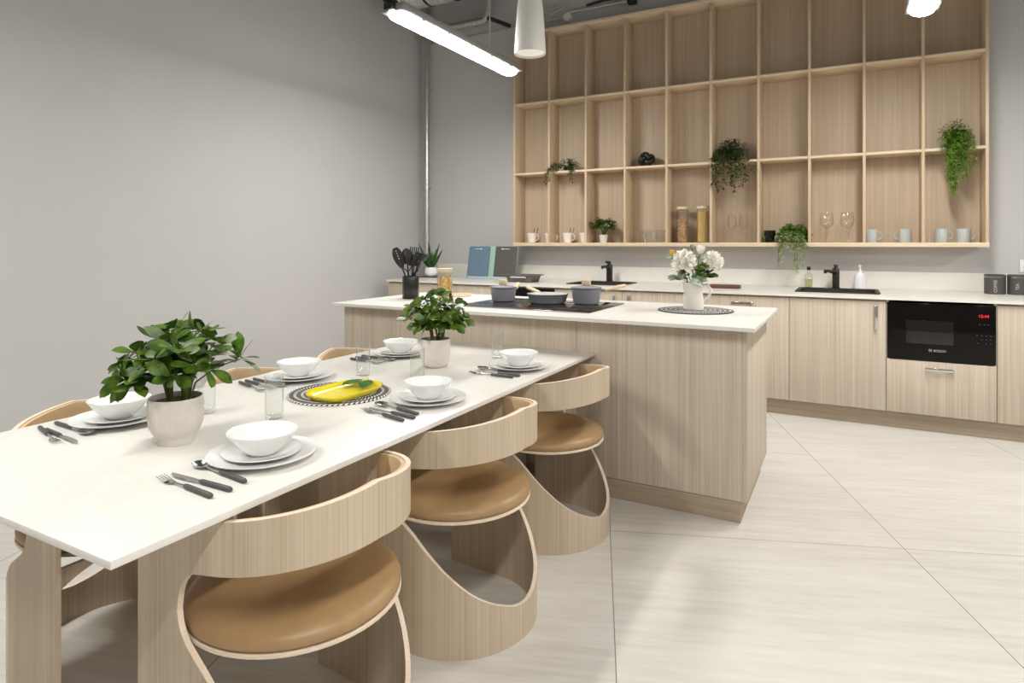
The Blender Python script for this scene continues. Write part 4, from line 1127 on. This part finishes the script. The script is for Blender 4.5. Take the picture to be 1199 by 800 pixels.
# ------------------------------------------------------------------ lights and services
LAMP_W = 27.
def batten(x, y0, label, vis=True):
    t = thing('strip_light', label, 'ceiling light', (x, y0, 2.7), 0, 'hanging strip lights')
    L = 1.56
    m = MB(); b = m.b
    def ring(w, h, y, zz=0): return [b.verts.new((w * cos(a), y, zz - h * sin(a))) for a in [pi * i / 12 for i in range(13)]]
    ys = [(.0, .3), (.012, .72), (.04, .95), (.07, 1), (L - .07, 1), (L - .04, .95), (L - .012, .72), (L, .3)]
    RG = [ring(.07 * k, .04 * k, y) for y, k in ys]
    for A, B in zip(RG, RG[1:]):
        for i in range(12): b.faces.new((A[i], A[i + 1], B[i + 1], B[i]))
        b.faces.new((A[12], A[0], B[0], B[12]))
    b.faces.new(RG[0]); b.faces.new(RG[-1][::-1])
    m.obj('diffuser', M['tube'], t)
    MB().box(-.09, .09, -.012, L + .012, .0008, .05, .008).obj('housing', M['housing'], t)
    for k in range(5):
        yy = .2 + k * (L - .4) / 4
        for q in (-1, 1): MB().box(q * .074 - .01, q * .074 + .01, yy - .012, yy + .012, -.006, .03, .002).obj('clip', M['housing'], t)
    ld = bpy.data.lights.new('lamp', 'AREA'); ld.shape = 'RECTANGLE'; ld.size = .12; ld.size_y = L - .1; ld.energy = LAMP_W; ld.color = (1., .985, .96)
    lo = bpy.data.objects.new('lamp', ld); COL.objects.link(lo); lo.parent = t; lo.location = (0, L / 2, -.0415)
    for yy in (.08, L - .38):
        MB().tube([(0, yy, .05), (0, yy, .09), (0, yy, ZC - 2.7)], .0045, 6).obj('suspension_cord', M['cord'], t)
    MB().box(-.03, .03, -.06, -.013, .0, .06, .006).tube([(0, -.05, .03), (-.02, -.09, .06), (-.03, -.1, .14)], .008, 8).obj('end_bracket', M['black'], t)
    return t
batten(-2.48, 3.06, 'lit white strip light hanging over the left end of the island')
batten(.40, 3.06, 'lit strip light at the top right in front of the shelf')
for x, y, w in ((-2.48, -.7, 'lit strip light above the near end of the table'), (.40, -.7, 'lit strip light over the open floor near the camera'), (3.28, 3.06, 'lit strip light far right of the kitchen'), (3.28, -.7, 'lit strip light far right behind the camera')):
    batten(x, y, w)

t = thing('pendant_lamp', 'white bullet-shaped pendant lamp hanging over the island', 'pendant lamp', (-1.70, 3.39, 2.415))
MB().lathe([(.09, .012), (.0945, 0), (.0955, .004), (.0945, .03), (.088, .15), (.078, .28), (.062, .4), (.04, .5), (.015, .55), (0, .555)], 48).obj('shade', M['lamp'], t, smooth=60)
MB().lathe([(0, .02), (.06, .018), (.0895, .013)], 48).obj('lens', M['glow'], t)
MB().tube([(0, 0, .55), (0, 0, ZC - 2.43)], .004, 6).obj('cord', M['cord'], t)

t = thing('vertical_pipe', 'galvanised pipe running up the corner of the back wall', 'pipe')
MB().tube([(-4.222, 5.8, .905), (-4.222, 5.8, ZC)], .03, 20).obj('pipe', M['galv'], t)
m = MB()
for z in (1.9, 3.03):
    m.lathe([(.0305, -.012), (.036, -.01), (.036, .01), (.0305, .012)], 20, (-4.222, 5.8, z)).box(-4.228, -4.216, 5.83, YB, z - .008, z + .008)
m.obj('pipe_clamp', M['galv'], t)
t = thing('insulated_pipe', 'silver insulated pipe along the top of the back wall', 'pipe')
MB().tube([(-4.35, 5.76, 3.655), (-3.5, 5.76, 3.655), (-3.44, 5.76, 3.66), (-3.41, 5.76, 3.69), (-3.4, 5.76, 3.75), (-3.4, 5.76, ZC)], .034, 18).obj('pipe', M['foil'], t)
m = MB()
for x in (-4.1, -3.6): m.tube([(x - .008, 5.76, 3.655), (x + .008, 5.76, 3.655)], .039, 18).box(x - .006, x + .006, 5.79, YB, 3.65, 3.662)
m.obj('pipe_clamp', M['galv'], t)
t = thing('air_duct', 'ribbed silver air duct near the ceiling, above the strip light', 'duct')
pr_ = []
DX0, DX1 = -3.98, -2.9
n = 80
pts = [(DX0 + (DX1 - DX0) * i / n, 4.98, 3.765) for i in range(n + 1)]
MB().tube(pts, [.17 + (.006 if i % 2 else 0) for i in range(n + 1)], 28).obj('duct', M['foil'], t)
m = MB()
for x in (-3.9, -3.6, -3.3, -3.02):
    m.tube([(x - .012, 4.98, 3.765), (x + .012, 4.98, 3.765)], .181, 28).tube([(x, 4.98, 3.9), (x, 4.98, ZC)], .006, 6)
m.obj('hanger', M['black'], t)
t = thing('cable_conduit', 'pale conduit running along the wall above the shelf', 'conduit')
MB().tube([(-2.5, 5.83, 3.6), (-1.86, 5.83, 3.6)], .013, 12).obj('conduit', M['cord'], t)
MB().tube([(-4.2, 5.86, 3.55), (-2.55, 5.86, 3.57), (-1.6, 5.86, 3.66), (-.5, 5.86, 3.68)], .008, 8).obj('upper_cable', M['galv'], t)
MB().tube([(-2.3, 5.85, 3.645), (-2.1, 5.84, 3.66), (-1.95, 5.84, 3.65), (-1.7, 5.84, 3.68)], .012, 8).obj('black_cable', M['black'], t)
MB().box(-1.87, -1.79, 5.79, YB - .001, 3.57, 3.66, .006).obj('switch_box', M['black'], t)
t = thing('junction_box', 'white junction box with a looped cable above the shelf', 'junction box', (-2.5, 5.8495, 3.555))
MB().lathe([(0, -.03), (.042, -.03), (.045, -.026), (.045, .03), (.04, .036), (0, .036)], 28).move(Matrix.Rotation(pi / 2, 4, 'X')).obj('box', M['plastic'], t)
MB().tube([(-.03, 0, -.01), (-.04, -.02, -.06), (-.13, -.03, -.07), (-.21, -.03, -.02), (-.17, -.03, .06), (-.06, -.03, .09), (.0, -.02, .14), (-.06, -.02, .12), (-.25, -.04, .1), (-.45, -.02, .17)], .007, 8).obj('cable', M['cord'], t)
tag(MB().tube([(-3.3, 5.6, 3.61), (-3.26, 5.66, 3.6), (-3.2, 5.76, 3.585), (-3.17, 5.84, 3.58)], .022, 12).obj('pipe_stub', M['black']), 'short dark pipe stub on the back wall left of the pendant', 'pipe')

# ------------------------------------------------------------------ world, camera, view
w = bpy.data.worlds.new('World'); SC.world = w; w.use_nodes = True
bg = w.node_tree.nodes['Background']; bg.inputs[0].default_value = (1., .98, .95, 1); bg.inputs[1].default_value = .3

cam = bpy.data.cameras.new('Camera'); co = bpy.data.objects.new('Camera', cam); COL.objects.link(co)
cam.sensor_fit = 'HORIZONTAL'; cam.sensor_width = 36.; cam.lens = 36. * 732.04 / 1199.
cam.shift_x = 0.; cam.shift_y = -(400 - 285.07) / 1199.
cam.clip_start = .05
co.location = (0, 0, 1.2673); co.rotation_euler = (pi / 2, 0, .4937)
SC.camera = co
SC.view_settings.view_transform = 'Standard'; SC.view_settings.look = 'None'
SC.view_settings.gamma = 1.; SC.view_settings.use_curve_mapping = False
SC.view_settings.exposure = .1
SC.cycles.use_denoising = True
SC.cycles.max_bounces = 10; SC.cycles.diffuse_bounces = 5; SC.cycles.transparent_max_bounces = 24
